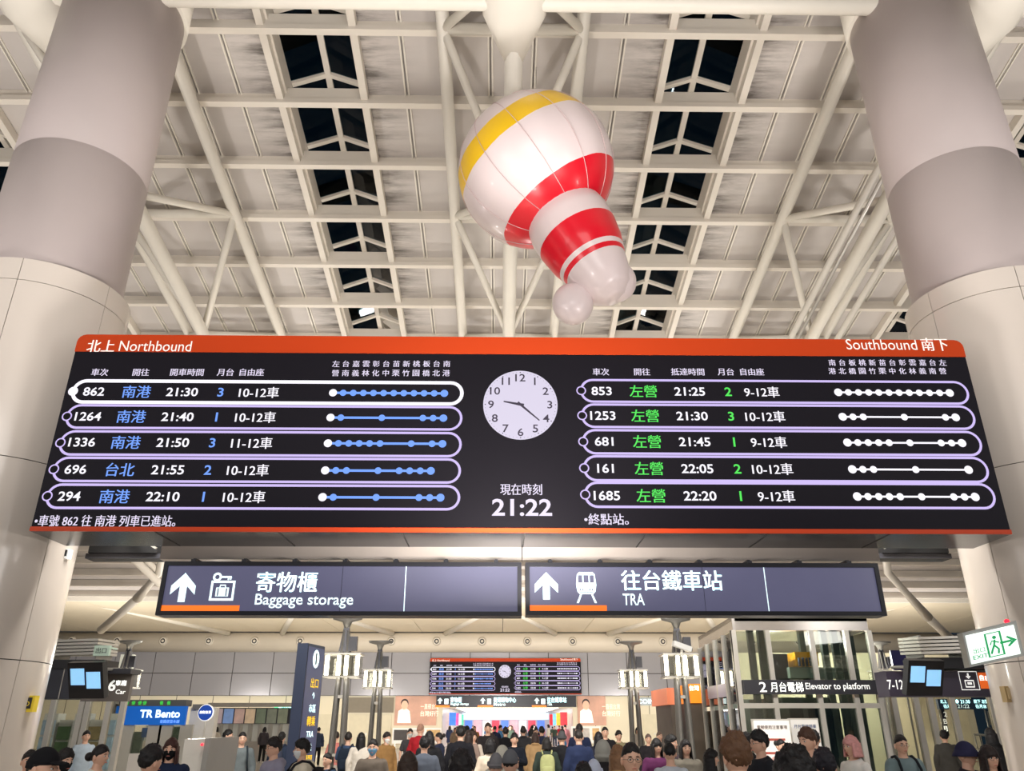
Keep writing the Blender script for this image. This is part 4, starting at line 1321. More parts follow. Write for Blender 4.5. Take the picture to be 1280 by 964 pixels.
for s_, px, py in (('北上 南港', 1184, 877), ('● 21:30', 1203, 877), ('南下 左營', 1226, 877), ('往月台', 1186, 883), ('21:22', 1204, 883), ('往月台', 1226, 883)):
    x_, z_ = at(px, py, 24); MB().text(s_, x_, z_, .1, plane_y(23.99), maxw=.42).build('lettering', M_SIGNGLOW, t)
t = thing('hanging_sign', 'dark sign reading Platform behind the glass by the round column', 'sign', (at(1246, 898, 23)[0], 23, 1.8))
xa, z1 = at(1236, 889, 23); xb, z0 = at(1262, 906, 23)
MB().box(xa, xb, 23, 23.1, z0, z1).build('sign_body', M_SIGNFRAME, t)
MB().tube([(xb - .1, 23.13, 0), (xb - .1, 23.13, z1)], .03, 6).build('post', M_STEEL_D, t)
x_, z_ = at(1247, 895, 23); MB().text('月台', x_, z_, .15, plane_y(22.99)).build('lettering', wm, t)
x_, z_ = at(1248, 902, 23); MB().text('Platform', x_, z_, .08, plane_y(22.99)).build('lettering', wm, t)
t = thing('hanging_sign', 'narrow dark upright sign with number 2 behind the gate glass', 'sign', (at(1181, 900, 22)[0], 22, 1.5))
xa, z1 = at(1176, 887, 22); xb, z0 = at(1187, 920, 22)
MB().box(xa, xb, 22, 22.1, z0, z1).build('sign_body', M_SIGNFRAME, t)
MB().tube([(xb - .06, 22.13, 0), (xb - .06, 22.13, z1)], .03, 6).build('post', M_STEEL_D, t)
for s_, py in (('2', 893), ('B', 902), ('月', 911)):
    x_, z_ = at(1181.5, py, 22); MB().text(s_, x_, z_, .12, plane_y(21.99)).build('lettering', wm, t)
t = thing('handrail', 'grey steel stair handrail behind the gate glass under the Platform sign', 'handrail', (at(1230, 920, 25)[0], 25, 0))
a = at(1218, 918, 25); b = at(1262, 922, 25); c_ = at(1228, 930, 25)
MB().tube([(a[0], 25, a[1]), (b[0], 25, b[1])], .03, 8).build('rail', M_STEEL_D, t)
for k in range(7):
    x = a[0] + (b[0] - a[0]) * k / 6
    MB().tube([(x, 25, 0), (x, 25, a[1] + (b[1] - a[1]) * k / 6)], .02, 6).build('baluster', M_STEEL_D, t)
# things on the southbound column
Y = 9.7
xa, z1 = at(1213, 788, Y); xb, z0 = at(1269, 824, Y)
t = thing('exit_sign', 'white and green lit exit sign with running figure fixed to the round column', 'exit sign', ((xa + xb) / 2, Y, z0), rz=0)
def PX(u, v, d=0):
    k = (u - xa) / (xb - xa)
    return (u, Y + .12 - k * .25 + d, v + k * .1 - .05)
def xslab(mb, u0, u1, v0, v1, d0, d1):
    return mb.hexa([PX(u0, v0, d0), PX(u1, v0, d0), PX(u1, v0, d1), PX(u0, v0, d1), PX(u0, v1, d0), PX(u1, v1, d0), PX(u1, v1, d1), PX(u0, v1, d1)])
xslab(MB(), xa - .02, xb + .04, z0 - .03, z1 + .04, .02, .14).build('sign_case', mat('case_grey', (176, 178, 174), .4, .3), t)
xslab(MB(), xa, xb, z0, z1, 0, .02).build('lit_face', mat('exit_white', (240, 252, 246), .4, emit=1.0, var=0), t)
GRN = mat('exit_green', (30, 170, 100), .4, emit=.45, var=0)
P4 = lambda u, v: PX(u, v, -.004)
W_, H_ = xb - xa, z1 - z0
m = MB(); xm = xa + W_ * .53; zm = (z0 + z1) / 2
m.stroke([(xm - .07, zm - .13), (xm + .07, zm - .13), (xm + .07, zm + .13), (xm - .07, zm + .13)], .022, P4)
m.build('door_symbol', GRN, t)
m = MB(); m.disc(xm + .01, zm + .075, .02, P4, 10)
m.stroke([(xm + .01, zm + .05), (xm - .005, zm - .01), (xm + .03, zm - .06), (xm + .02, zm - .11)], .02, P4, False)
m.stroke([(xm - .005, zm - .01), (xm - .03, zm - .06), (xm - .045, zm - .1)], .02, P4, False)
m.stroke([(xm - .04, zm + .0), (xm - .02, zm + .04), (xm + .045, zm + .01)], .015, P4, False)
m.build('running_figure', GRN, t)
xm = xa + W_ * .82
m = MB(); m.rect(xm - .08, xm + .03, zm - .012, zm + .012, P4); m.flat([(xm + .0, zm - .06), (xm + .08, zm), (xm + .0, zm + .06), (xm - .02, zm + .05), (xm + .035, zm), (xm - .02, zm - .05)], P4)
m.build('arrow', GRN, t)
MB().text('出口', xa + W_ * .2, zm - .03, .055, P4).build('lettering', GRN, t)
MB().text('EXIT', xa + W_ * .2, zm - .1, .045, P4).build('lettering', GRN, t)
MB().ball(PX(xb - .03, z1 + .05, .05), .03, 10, 8).build('alarm_lamp', mat('alarm_red', (240, 30, 50), .4, emit=2.5, var=0), t)
def on_column(px, py, Y, w, h, name, label, cat, mats_, txt=None):
    cx, cy = (CLx, CLy) if px < 640 else (CRx, CRy)
    k = ratio(px, py)[0]
    A = k * k + 1; B_ = -2 * (k * cx + cy); C_ = cx * cx + cy * cy - 1.22 ** 2
    D_ = B_ * B_ - 4 * A * C_
    Y = (-B_ - math.sqrt(max(D_, 0))) / (2 * A)
    x, z = at(px, py, Y)
    t = thing(name, label, cat, (x, Y, z))
    MB().box(x - w / 2, x + w / 2, Y - .06, Y + .05, z - h / 2, z + h / 2).build('body', mats_[0], t)
    if len(mats_) > 1:
        MB().box(x - w * .3, x + w * .3, Y - .075, Y - .06, z - h * .3, z + h * .38).build('face', mats_[1], t)
    if txt: MB().text(txt, x, z, h * .3, plane_y(Y - .078)).build('lettering', mats_[0], t)
on_column(1259, 868, 10.25, .11, .2, 'intercom_box', 'small tan intercom box fixed to the round column below the exit sign', 'box', [mat('tan_plastic', (190, 164, 116), .4), mat('tan_face', (206, 184, 140), .4)])
on_column(38, 880, 10.15, .15, .2, 'extinguisher_plate', 'small yellow and black plate on the round column near the car sign', 'sign', [mat('plate_yellow', (240, 210, 60), .5, emit=.15), M_DGREY], 'D')
on_column(84, 693, 10.35, .09, .13, 'label_plate', 'tiny white printed plate on the column just under the departure board', 'sign', [mat('print_white', (244, 244, 240)), M_DGREY])

# ---------------------------------------------------------------- ticket gate line, northbound side
GY = 16.0
xa, z1 = at(60, 836, GY); xb, z0 = at(89, 874, GY)
t = thing('gate_sign', 'dark sign housing over the gates between the column and the tilted monitor', 'sign', ((xa + xb) / 2, GY, z0))
MB().box(xa - .9, xb, GY, GY + .55, z0, z1).build('sign_body', mat('gate_sign_grey', (58, 60, 70), .35), t)
MB().box(at(77.5, 850, GY)[0], at(78.5, 850, GY)[0], GY - .01, GY, z0, z1).build('panel_seam', M_STEEL, t)
MB().box(xa - .9, xb + .5, GY - .05, GY + .6, z1, z1 + .16).build('top_cover', M_BLACK, t)
xa, z1 = at(130, 843, GY); xb, z0 = at(159, 877, GY)
t = thing('gate_sign', 'grey sign panel reading 6 Car beside the tilted monitor and the bento kiosk', 'sign', ((xa + xb) / 2, GY, z0))
MB().box(xa - .35, xb, GY, GY + .12, z0, z1).build('sign_body', mat('car_sign_grey', (104, 98, 94), .4), t)
MB().box(xa - .4, xb + .05, GY - .2, GY + .25, z1, z1 + .09).build('top_cover', M_DGREY, t)
P = plane_y(GY - .01)
for s_, px, py, h in (('6', 140.5, 857, .2), ('車廂', 151.5, 854, .1), ('Car', 151, 865, .08)):
    x_, z_ = at(px, py, GY); MB().text(s_, x_, z_, h, P, bold=.02).build('lettering', wm, t)
monitor(107, 851, GY - .8, .74, .64, 'tilted black monitor with two light blue screens beside the sign reading 6 Car', math.radians(20), math.radians(-14))
louver(64, 122, 799, 820, GY, 'stack of pale louvre blades above the gates beside the Northbound column')
t = thing('hanging_sign', 'small green exit sign with running figure beside the louvre stack', 'exit sign', (at(129, 813, GY)[0], GY, 3.2))
xa, z1 = at(119, 807, GY - .6); xb, z0 = at(136, 820, GY - .6)
MB().box(xa, xb, GY - .62, GY - .55, z0, z1).box(xa + .05, xa + .1, GY - .55, GY + .1, z1 - .02, z1 + .01).build('sign_box', mat('pale_green_sign', (176, 196, 180), .4, emit=.2), t)
MB().text('出口', (xa + xb) / 2, (z0 + z1) / 2, .1, plane_y(GY - .63)).build('lettering', M_DGREY, t)
# bento kiosk
KY = 24.0
def kb(mb, px0, px1, py0, py1, y0, y1):
    a, z1_ = at(px0, py0, KY); b, z0_ = at(px1, py1, KY)
    return mb.box(a, b, y0, y1, max(0, z0_), z1_)
t = thing('bento_kiosk', 'glazed food kiosk with blue TR Bento sign past the ticket gates', 'kiosk', (at(190, 900, KY)[0], KY, 0))
sg = kb(MB(), 148, 232, 883, 906.5, KY - .1, KY).build('blue_sign', mat('bento_blue', (10, 92, 184), .4, emit=.45, var=.02), t)
kb(MB(), 156, 233, 875, 883, KY - .05, KY + .4).build('top_band', mat('band_grey', (88, 90, 90), .4), t)
P = plane_y(KY - .11)
x_, z_ = at(202, 892.5, KY); MB().text('TR Bento', x_, z_, .21, P, w=at(227, 893, KY)[0] - at(177, 893, KY)[0], bold=.03).build('lettering', M_SIGNGLOW, sg)
x_, z_ = at(214, 902, KY); MB().text('臺鐵便當本舖', x_, z_, .085, P).build('lettering', mat('pale_blue_print', (150, 190, 235), .5, emit=.6), sg)
for px in (160, 168, 176, 182, 203, 212):
    x_, z_ = at(px, 879, KY); MB().text('餐' if px > 200 else '便', x_, z_, .1, plane_y(KY - .06)).build('lettering', mat('green_glow', (64, 236, 84)), t)
for a, b in ((150, 153), (186, 189), (200, 203), (226, 229)):
    kb(MB(), a, b, 906, 990, KY - .02, KY + .08).build('kiosk_post', M_STEEL, t)
kb(MB(), 150, 229, 942, 990, KY, KY + .5).build('counter', mat('counter_white', (216, 210, 204), .4), t)
kb(MB(), 153, 226, 907, 942, KY + 1.6, KY + 1.7).build('back_wall', mat('kiosk_back', (190, 196, 186), .5, emit=.15, var=.25, scale=3), t)
kb(MB(), 153, 226, 907, 942, KY + .02, KY + .03).build('glass_pane', glass('room_glass', (225, 235, 228)), t)
for (a, b, c_, d, cc, nm) in ((154, 172, 915, 942, (74, 86, 70), 'drinks_fridge'), (176, 189, 910, 922, (52, 84, 130), 'menu_card'), (177, 190, 926, 936, (224, 206, 186), 'food_photo'), (205, 222, 909, 930, (84, 96, 80), 'menu_card')):
    m = MB(); m = kb(m, a, b, c_, d, KY + .1, KY + .25)
    m.build(nm, mat(nm + '_print_%d' % a, cc, .4, emit=.2, var=.5, scale=7), t)
kb(MB(), 229, 246, 884, 990, KY + .6, KY + .9).build('side_panel', mat('white_panel', (226, 222, 214), .4), t)
kb(MB(), 233, 250, 880, 887, KY + .5, KY + .8).build('lintel', mat('lintel_grey', (120, 118, 112), .4), t)
# round blue sign
x_, z_ = at(257, 891, 22)
t = thing('round_sign', 'round blue sign with white rim hung beside the bento kiosk', 'sign', (x_, 22, z_))
MB().tube([(x_, 22.05, z_), (x_, 22, z_)], .2, 24).build('rim', mat('print_white', (244, 244, 240)), t)
MB().disc(x_, z_, .185, plane_y(21.99), 24).build('face', mat('disc_blue', (20, 70, 170), .4, emit=.3), t)
MB().text('自動售票', x_, z_ + .01, .07, plane_y(21.985)).build('lettering', wm, t)
MB().tube([(x_, 22.1, 0), (x_, 22.1, z_ - .18)], .02, 8).build('pole', M_STEEL, t)
# ticket machine gate
x0_, z1_ = at(231, 924, 13); x1_, _ = at(247, 924, 13)
t = thing('ticket_gate', 'brushed steel ticket gate with a red lamp by the woman in a navy coat', 'gate', (x0_, 13, 0))
MB().prism([(x0_ + .06, 0), (x1_ + .1, 0), (x1_ + .12, z1_), (x0_, z1_), (x0_, z1_ - .25)], 13, 14.6).build('cabinet', M_STEEL, t)
x2_, z2_ = at(261, 923, 12.9)
MB().prism([(x1_ + .1, 0), (x2_ - .05, 0), (x2_, z2_), (x1_ + .12, z2_)], 12.98, 14.4).build('side_case', M_STEEL_D, t)
xq, zq = at(251, 931, 12.9); MB().ball((xq, 12.95, zq), .02, 10, 8).build('red_lamp', mat('alarm_red', (240, 30, 50)), t)
# counters with picture strip
CYY = 46.0
xa, z1 = at(262, 905, CYY); xb, _ = at(362, 905, CYY)
t = thing('sales_counter', 'long white sales counter with divided bays under a strip of pictures', 'counter', ((xa + xb) / 2, CYY, 0))
MB().box(xa, xb, CYY + .5, CYY + .7, 0, z1).build('back_panel', mat('bay_white', (226, 224, 214), .4, emit=.08), t)
for k in range(9):
    x = xa + (xb - xa) * k / 8; MB().box(x - .06, x + .06, CYY, CYY + .5, 0, z1).build('divider', M_STEEL, t)
MB().box(xa, xb, CYY - .2, CYY + .5, 0, .95).build('desk', mat('desk_grey', (178, 172, 164), .4), t)
MB().box(xa - .2, xb + .2, CYY - .1, CYY + .6, z1 + .85, z1 + 1.05).build('canopy', mat('desk_grey', (178, 172, 164)), t)
pc = [(190, 170, 172), (130, 160, 210), (190, 160, 150), (205, 180, 150), (110, 120, 100), (120, 124, 108), (130, 134, 112)]
for k in range(7):
    x = xa + .1 + (xb - xa - .2) * k / 7; w = (xb - xa - .2) / 7 - .08
    MB().box(x, x + w, CYY, CYY + .08, z1 + .02, z1 + .75).build('picture', mat('strip_pic_%d' % k, pc[k], .5, emit=.35, var=.5, scale=2), t)
MB().box(xa, xb, CYY + .08, CYY + .2, z1, z1 + .8).build('picture_rail', M_DGREY, t)
# glazed office behind the northbound gates: shelves and cards
rnd = random.Random(9)
for k in range(5):
    px = 62 + k * 19
    x_, z_ = at(px, 905 + 8 * (k % 2), 22.5)
    t = thing('cabinet', ['pale blue poster stand', 'green leafy product rack', 'white document cabinet', 'olive product rack', 'pale blue leaflet rack'][k] + ' inside the glazed room by the Northbound column', 'cabinet', (x_, 22.5, 0), 'racks in the glazed room')
    cc = [(176, 200, 226), (84, 108, 72), (226, 228, 222), (150, 136, 96), (168, 196, 220)][k]
    MB().box(x_ - .18, x_ + .18, 22.5, 22.9, 0, z_ + .25).build('case', mat('rack_case', (206, 208, 202), .5), t)
    for q in range(4):
        zz = .3 + q * (z_ - .15) / 4
        MB().box(x_ - .15, x_ + .15, 22.42, 22.5, zz, zz + (z_ - .15) / 4 - .06).build('shelf_goods', mat('rack_goods_%d' % k, cc, .5, emit=.12, var=.5, scale=6), t)

# ---------------------------------------------------------------- people
def remesh(mb, vox, name, smooth_it=4):
    me = bpy.data.meshes.new('tmp'); me.from_pydata([tuple(v) for v in mb.v], [], mb.f); me.update()
    o = bpy.data.objects.new('tmp', me); COL.objects.link(o)
    r = o.modifiers.new('r', 'REMESH'); r.mode = 'VOXEL'; r.voxel_size = vox; r.use_smooth_shade = True
    s = o.modifiers.new('s', 'SMOOTH'); s.iterations = smooth_it; s.factor = .5
    dg = bpy.context.evaluated_depsgraph_get()
    out = bpy.data.meshes.new_from_object(o.evaluated_get(dg))
    out.name = name
    bpy.data.objects.remove(o); bpy.data.meshes.remove(me)
    return out

def ell_ring(cx, cy, z, rx, ry, n=20):
    return [(cx + rx * math.cos(2 * math.pi * k / n), cy + ry * math.sin(2 * math.pi * k / n), z) for k in range(n)]

# poses: joints in metres for a 1.74 m figure facing -Y
POSES = {
    'stand': dict(el=(.245, .02, 1.13), wl=(.25, -.05, .88), er=(-.245, .02, 1.13), wr=(-.25, -.05, .88), kl=(.10, -.01, .5), al=(.11, .02, .09), kr=(-.10, -.01, .5), ar=(-.11, .02, .09)),
    'walk': dict(el=(.24, .1, 1.15), wl=(.25, .02, .92), er=(-.24, -.05, 1.15), wr=(-.24, -.22, .98), kl=(.10, -.16, .52), al=(.10, -.22, .10), kr=(-.10, .02, .5), ar=(-.10, .26, .14)),
    'phone': dict(el=(.23, -.02, 1.14), wl=(.07, -.26, 1.19), er=(-.23, .0, 1.14), wr=(-.08, -.27, 1.17), kl=(.10, -.01, .5), al=(.12, .02, .09), kr=(-.10, -.01, .5), ar=(-.11, .02, .09)),
}
def limb(mb, pts, rs, n=14):
    full, fr = [], []
    for (p, q), (a, b) in zip(zip(pts, pts[1:]), zip(rs, rs[1:])):
        for k in range(4):
            u = k / 4
            full.append(tuple(p[i] + (q[i] - p[i]) * u for i in range(3))); fr.append(a + (b - a) * u)
    full.append(pts[-1]); fr.append(rs[-1])
    mb.tube(full, fr, n)
    for p, r in ((pts[0], rs[0]), (pts[-1], rs[-1])): mb.ball(p, r, 12, 8)
    for p, r in zip(pts[1:-1], rs[1:-1]): mb.ball(p, r, 12, 8)
def torso(mb, k=1.0, add=0.0, hem=.86, wide=1.0):
    prof = [(hem, .155, .105), (.95, .165, .115), (1.02, .155, .11), (1.10, .148, .105), (1.20, .16, .112), (1.32, .175, .115), (1.39, .172, .10), (1.43, .13, .08), (1.455, .075, .065)]
    mb.loft([ell_ring(0, .01 if z > 1.3 else 0, z, rx * k * (wide if z < 1.05 else 1) + add, ry * k * (wide if z < 1.05 else 1) + add) for z, rx, ry in prof])
def hand(mb, w, e, side):
    """palm, four unequal bent fingers and a thumb, curled a little"""
    W = Vector(w); d = (W - Vector(e)).normalized()
    up = Vector((0, -1, 0)) if abs(d.y) < .7 else Vector((0, 0, 1))
    a = d.cross(up).normalized(); b = a.cross(d).normalized()      # a across the palm, b towards the thumb side front
    across, nrm = b, a * (1 if side > 0 else -1)
    pal = []
    for t, hw, th in ((-.01, .022, .018), (.02, .03, .016), (.05, .038, .014), (.085, .038, .011)):
        c = W + d * t
        pal.append([c + across * hw * math.cos(q) + nrm * th * math.sin(q) for q in [2 * math.pi * i / 10 for i in range(10)]])
    mb.loft(pal)
    for i, L in enumerate((.066, .074, .068, .052)):
        o = W + d * .08 + across * (.029 - .0195 * i)
        p1 = o + d * L * .45 - nrm * .004; p2 = p1 + (d * .8 - nrm * .6).normalized() * L * .32; p3 = p2 + (d * .5 - nrm * .85).normalized() * L * .25
        mb.tube([o, p1, p2, p3], [.0095, .009, .008, .006], 6)
    o = W + d * .025 + across * .026
    p1 = o + (d * .6 + across * .8).normalized() * .035; p2 = p1 + (d * .9 + across * .25 - nrm * .3).normalized() * .03
    mb.tube([o, p1, p2], [.012, .0105, .008], 6)

def head_fn(infl=0.0, detail=True):
    def f(d, q):
        x, y, z = d
        px, py, pz = .076 * x, .095 * y, .116 * z
        if z < 0:
            px *= 1 - .30 * (-z) ** 1.6
            if y > 0: py *= 1 - .45 * (-z)
            else: py *= 1 - .10 * (-z)
        if z > .2: py *= 1 + .03
        if detail and y < 0:
            g = lambda u, s: math.exp(-(u / s) ** 2)
            py -= .024 * g(x, .15) * g(z + .16, .17) * (1 if z > -.36 else .6)
            py += .010 * g(abs(x) - .40, .17) * g(z - .04, .12)
            py -= .004 * g(abs(x) - .38, .3) * g(z - .22, .08)
            py -= .007 * g(x, .26) * g(z + .52, .07)
            py += .004 * g(x, .3) * g(z + .40, .05)
            py -= .010 * g(x, .3) * g(z + .80, .16)
        k = 1 + infl
        return (px * k, py * k, pz * k + 1.602)
    return f

def body_mesh(pose):
    J = POSES[pose]
    m = MB()
    torso(m, .93, 0, .88)
    m.tube([(0, .015, 1.40), (0, .012, 1.47), (0, .002, 1.55)], [.072, .056, .054], 16)
    m.ball((0, 0, .93), (.15, .11, .1), 16, 10)
    for s, k, a in ((1, 'kl', 'al'), (-1, 'kr', 'ar')):
        limb(m, [(s * .085, 0, .90), J[k], J[a]], [.085, .055, .038])
        A = Vector(J[a]); m.ball((A.x, A.y - .07, A.z - .05), (.042, .12, .04), 12, 8)
    for s, e, w in ((1, 'el', 'wl'), (-1, 'er', 'wr')):
        limb(m, [(s * .165, .01, 1.385), J[e], J[w]], [.05, .038, .026])
    me = remesh(m, .014, 'body')
    h = MB()
    h.v = [tuple(v.co) for v in me.vertices]; h.f = [tuple(p.vertices) for p in me.polygons]
    h.s = [True] * len(h.f); h.m = [0] * len(h.f)
    h.ball((0, 0, 0), 1, 40, 32, head_fn())
    for s in (-1, 1):
        h.ball((s * .078, .012, 1.592), (.011, .02, .032), 10, 8)
    for s, e, w in ((1, 'el', 'wl'), (-1, 'er', 'wr')): hand(h, J[w], J[e], s)
    for s in (-1, 1):
        h.mi = 3; h.ball((s * .030, -.0805, 1.607), (.0145, .008, .0075), 10, 8)
        h.mi = 1; h.ball((s * .030, -.0868, 1.607), (.0065, .003, .0065), 8, 6)
        h.mi = 4; h.tube([(s * .016, -.0925, 1.627), (s * .030, -.0925, 1.631), (s * .046, -.083, 1.627)], [.003, .0042, .002], 6)
    h.mi = 2
    h.tube([(-.022, -.0905, 1.539), (-.008, -.0985, 1.541), (.008, -.0985, 1.541), (.022, -.0905, 1.539)], [.002, .0055, .0055, .002], 6)
    bpy.data.meshes.remove(me)
    return h

GM = {}
def share(key, maker):
    if key not in GM: GM[key] = maker()
    return GM[key]
def mesh_of(mb, name, nm=1):
    me = bpy.data.meshes.new(name); me.from_pydata([tuple(v) for v in mb.v], [], mb.f)
    me.polygons.foreach_set('use_smooth', mb.s)
    for _ in range(nm): me.materials.append(None)
    if nm > 1: me.polygons.foreach_set('material_index', mb.m)
    me.update(); return me

def jacket_mesh(pose, kind):
    J = POSES[pose]; m = MB()
    loose = {'tee': .012, 'shirt': .018, 'jacket': .034, 'coat': .036, 'hoodie': .036, 'puffer': .05}[kind]
    hem = {'tee': .88, 'shirt': .86, 'jacket': .84, 'coat': .52, 'hoodie': .84, 'puffer': .84}[kind]
    if kind == 'coat':
        m.loft([ell_ring(0, 0, z, rx, ry) for z, rx, ry in ((.50, .24, .19), (.7, .225, .17), (.95, .20, .15), (1.1, .185, .14), (1.3, .205, .145), (1.39, .2, .13), (1.44, .14, .1), (1.465, .09, .085))])
    else:
        torso(m, 1.0, loose, hem, 1.04)
    for s, e, w in ((1, 'el', 'wl'), (-1, 'er', 'wr')):
        S = (s * .168, .01, 1.38); E, W = Vector(J[e]), Vector(J[w])
        if kind == 'tee':
            mid = Vector(S).lerp(E, .72); limb(m, [S, tuple(mid)], [.062, .058])
        else:
            limb(m, [S, tuple(E), tuple(E.lerp(W, .93))], [.05 + loose * .8, .045 + loose * .7, .033 + loose * .5])
    # collar or hood roll
    if kind in ('hoodie', 'coat', 'puffer'):
        n = 16
        m.tube([(math.cos(2 * math.pi * k / n) * .082, .02 + math.sin(2 * math.pi * k / n) * .078 + (.02 if math.sin(2 * math.pi * k / n) > 0 else 0), 1.452 + .02 * math.sin(2 * math.pi * k / n)) for k in range(n + 1)], .03, 8)
        if kind == 'hoodie': m.ball((0, .12, 1.42), (.10, .06, .07), 14, 10)
    if kind in ('jacket', 'shirt'):
        n = 16
        m.tube([(math.cos(2 * math.pi * k / n) * .074, .012 + math.sin(2 * math.pi * k / n) * .068, 1.455 + .018 * math.sin(2 * math.pi * k / n)) for k in range(n + 1)], .018, 8)
    me = remesh(m, .016, kind, 3)
    for v in me.vertices:
        c = v.co
        n = noise.noise(Vector((c.x * 7, c.y * 7, c.z * 13 + 3 * (kind == 'coat')))) * (.010 if kind != 'tee' else .006)
        v.co += v.normal * n
    me.materials.append(None)
    return me
def trouser_mesh(pose):
    J = POSES[pose]; m = MB()
    m.loft([ell_ring(0, 0, z, rx, ry) for z, rx, ry in ((.80, .13, .11), (.9, .168, .122), (1.0, .158, .115))])
    for s, k, a in ((1, 'kl', 'al'), (-1, 'kr', 'ar')):
        limb(m, [(s * .085, 0, .88), J[k], J[a]], [.095, .074, .06])
    me = remesh(m, .018, 'trousers', 2); me.materials.append(None); return me
def skirt_mesh(pose):
    m = MB(); m.loft([ell_ring(0, 0, z, rx, ry, 24) for z, rx, ry in ((.28, .27, .24), (.5, .24, .21), (.8, .19, .15), (1.0, .16, .118))])
    me = mesh_of(m, 'skirt'); return me
def shoe_mesh(pose):
    J = POSES[pose]; m = MB()
    for a in ('al', 'ar'):
        A = Vector(J[a])
        m.loft([[(A.x + .047 * k * math.cos(q), A.y - .06 + .135 * k2 * math.sin(q), z) for q in [2 * math.pi * i / 16 for i in range(16)]] for z, k, k2 in ((A.z - .09, 1, 1), (A.z - .06, 1.05, 1.02), (A.z - .03, .95, .92), (A.z + .01, .8, .55))])
    return mesh_of(m, 'shoes')

def hair_mesh(kind):
    m = MB()
    base = head_fn(0, False)
    def shell(infl, front, side, back, lift=.004, mess=.004, seed=1):
        def f(d, q):
            x, y, z = d
            ang = abs(math.atan2(x, -y))                    # 0 front .. pi back
            lim = front + (side - front) * min(1, ang / 1.35) if ang < 1.35 else side + (back - side) * min(1, (ang - 1.35) / 1.2)
            lim += .10 * noise.noise(Vector((x * 4.5 + seed, y * 4.5, 2.0)))
            p = Vector(base(d, q)); c = Vector((0, 0, 1.602))
            t = max(0, min(1, (z - lim) / .13))
            k = -.06 + (infl + .06) * t
            n = noise.noise(Vector((x * 5 + seed, y * 5, z * 5))) * mess * t + noise.noise(Vector((x * 16 + seed, y * 16, z * 6))) * mess * .6 * t
            v = p - c
            return tuple(c + v * (1 + k) + v.normalized() * n + Vector((0, 0, lift * t)))
        m.ball((0, 0, 0), 1, 48, 32, f)
    def curtain(z0, z1, a_open, r0, r1, th=.018, yoff=.01, seed=1):
        rings = []
        n = 22
        for i in range(7):
            u = i / 6; z = z0 + (z1 - z0) * u; r = r0 + (r1 - r0) * u
            out, inn = [], []
            for k in range(n + 1):
                a = -math.pi / 2 + a_open + (2 * math.pi - 2 * a_open) * k / n
                w = 1 + .05 * noise.noise(Vector((math.cos(a) * 3 + seed, math.sin(a) * 3, z * 6)))
                out.append((r * w * math.cos(a) * .92, yoff + r * w * math.sin(a), z)); inn.append(((r - th) * math.cos(a) * .92, yoff + (r - th) * math.sin(a), z))
            rings.append(out + inn[::-1])
        m.loft(rings)
    if kind == 'short': shell(.12, .48, .14, -.42, .006, .008)
    elif kind == 'thick': shell(.17, .40, .04, -.46, .012, .013, 3)
    elif kind == 'messy': shell(.18, .38, .0, -.48, .012, .018, 7)
    elif kind == 'crew': shell(.08, .50, .22, -.30, .008, .006, 5)
    elif kind == 'long': shell(.15, .42, -.05, -.7); curtain(1.64, 1.28, .85, .104, .125)
    elif kind == 'long_curly': shell(.2, .42, -.05, -.7, .008, .014, 4); curtain(1.64, 1.30, .9, .11, .14, .03, .01, 8)
    elif kind == 'bob': shell(.16, .25, -.1, -.7); curtain(1.65, 1.49, .8, .106, .118)
    elif kind == 'bangs': shell(.16, .12, -.1, -.7); curtain(1.65, 1.30, .75, .106, .122)
    elif kind == 'bun': shell(.10, .45, .1, -.45); m.ball((0, .125, 1.66), (.05, .045, .05), 16, 12)
    elif kind == 'low_bun': shell(.11, .45, .05, -.5); m.ball((0, .13, 1.60), (.055, .05, .05), 16, 12)
    return mesh_of(m, 'hair')
def hat_mesh(kind):
    m = MB(); base = head_fn(0, False)
    def dome(infl, lim, back, top=1.0, yb=0):
        def f(d, q):
            x, y, z = d
            l = lim if y < .3 else back
            p = Vector(base(d, q)); c = Vector((0, 0, 1.602)); t = max(0, min(1, (z - l) / .06))
            v = (p - c) * (1 + (-.08 + (infl + .08) * t)); v.z *= (1 + (top - 1) * t)
            return tuple(c + v)
        m.ball((0, 0, 0), 1, 40, 32, f)
    if kind in ('cap', 'grey_cap'):
        dome(.17, .22, .0, 1.04)
        rings = []
        for u, w in ((0, .082), (.5, .076), (.85, .055), (1, .02)):
            y = -.085 - .085 * u; z = 1.652 - .02 * u
            rings.append([(-w, y, z - .004), (0, y - .004, z + .01), (w, y, z - .004), (w, y, z - .012), (0, y - .004, z + .0), (-w, y, z - .012)])
        m.loft(rings)
    elif kind == 'beanie':
        dome(.2, .18, -.2, 1.12)
        m.tube([(.094 * math.cos(a), .108 * math.sin(a), 1.645 - (.03 if math.sin(a) > 0 else 0)) for a in [2 * math.pi * k / 20 for k in range(21)]], .016, 8)
    elif kind == 'bucket':
        dome(.2, .2, .1, 1.02)
        m.loft([ell_ring(0, 0, 1.655, .09, .108, 28), ell_ring(0, 0, 1.63, .108, .128, 28), ell_ring(0, 0, 1.595, .124, .146, 28), ell_ring(0, 0, 1.59, .12, .142, 28), ell_ring(0, 0, 1.65, .085, .1, 28)], False)
    elif kind == 'hood':
        def f(d, q):
            x, y, z = d
            p = Vector(base(d, q)); c = Vector((0, 0, 1.602))
            op = max(0, min(1, (-y - .55) / .2)) * max(0, min(1, (.62 - z) / .15))
            v = (p - c) * (1 + .32 - .40 * op)
            if z < -.2 and y > -.3: v.x *= 1.15; v.y *= 1.5
            return tuple(c + v + Vector((0, .012, -.01)))
        m.ball((0, 0, 0), 1, 40, 28, f)
    return mesh_of(m, kind)
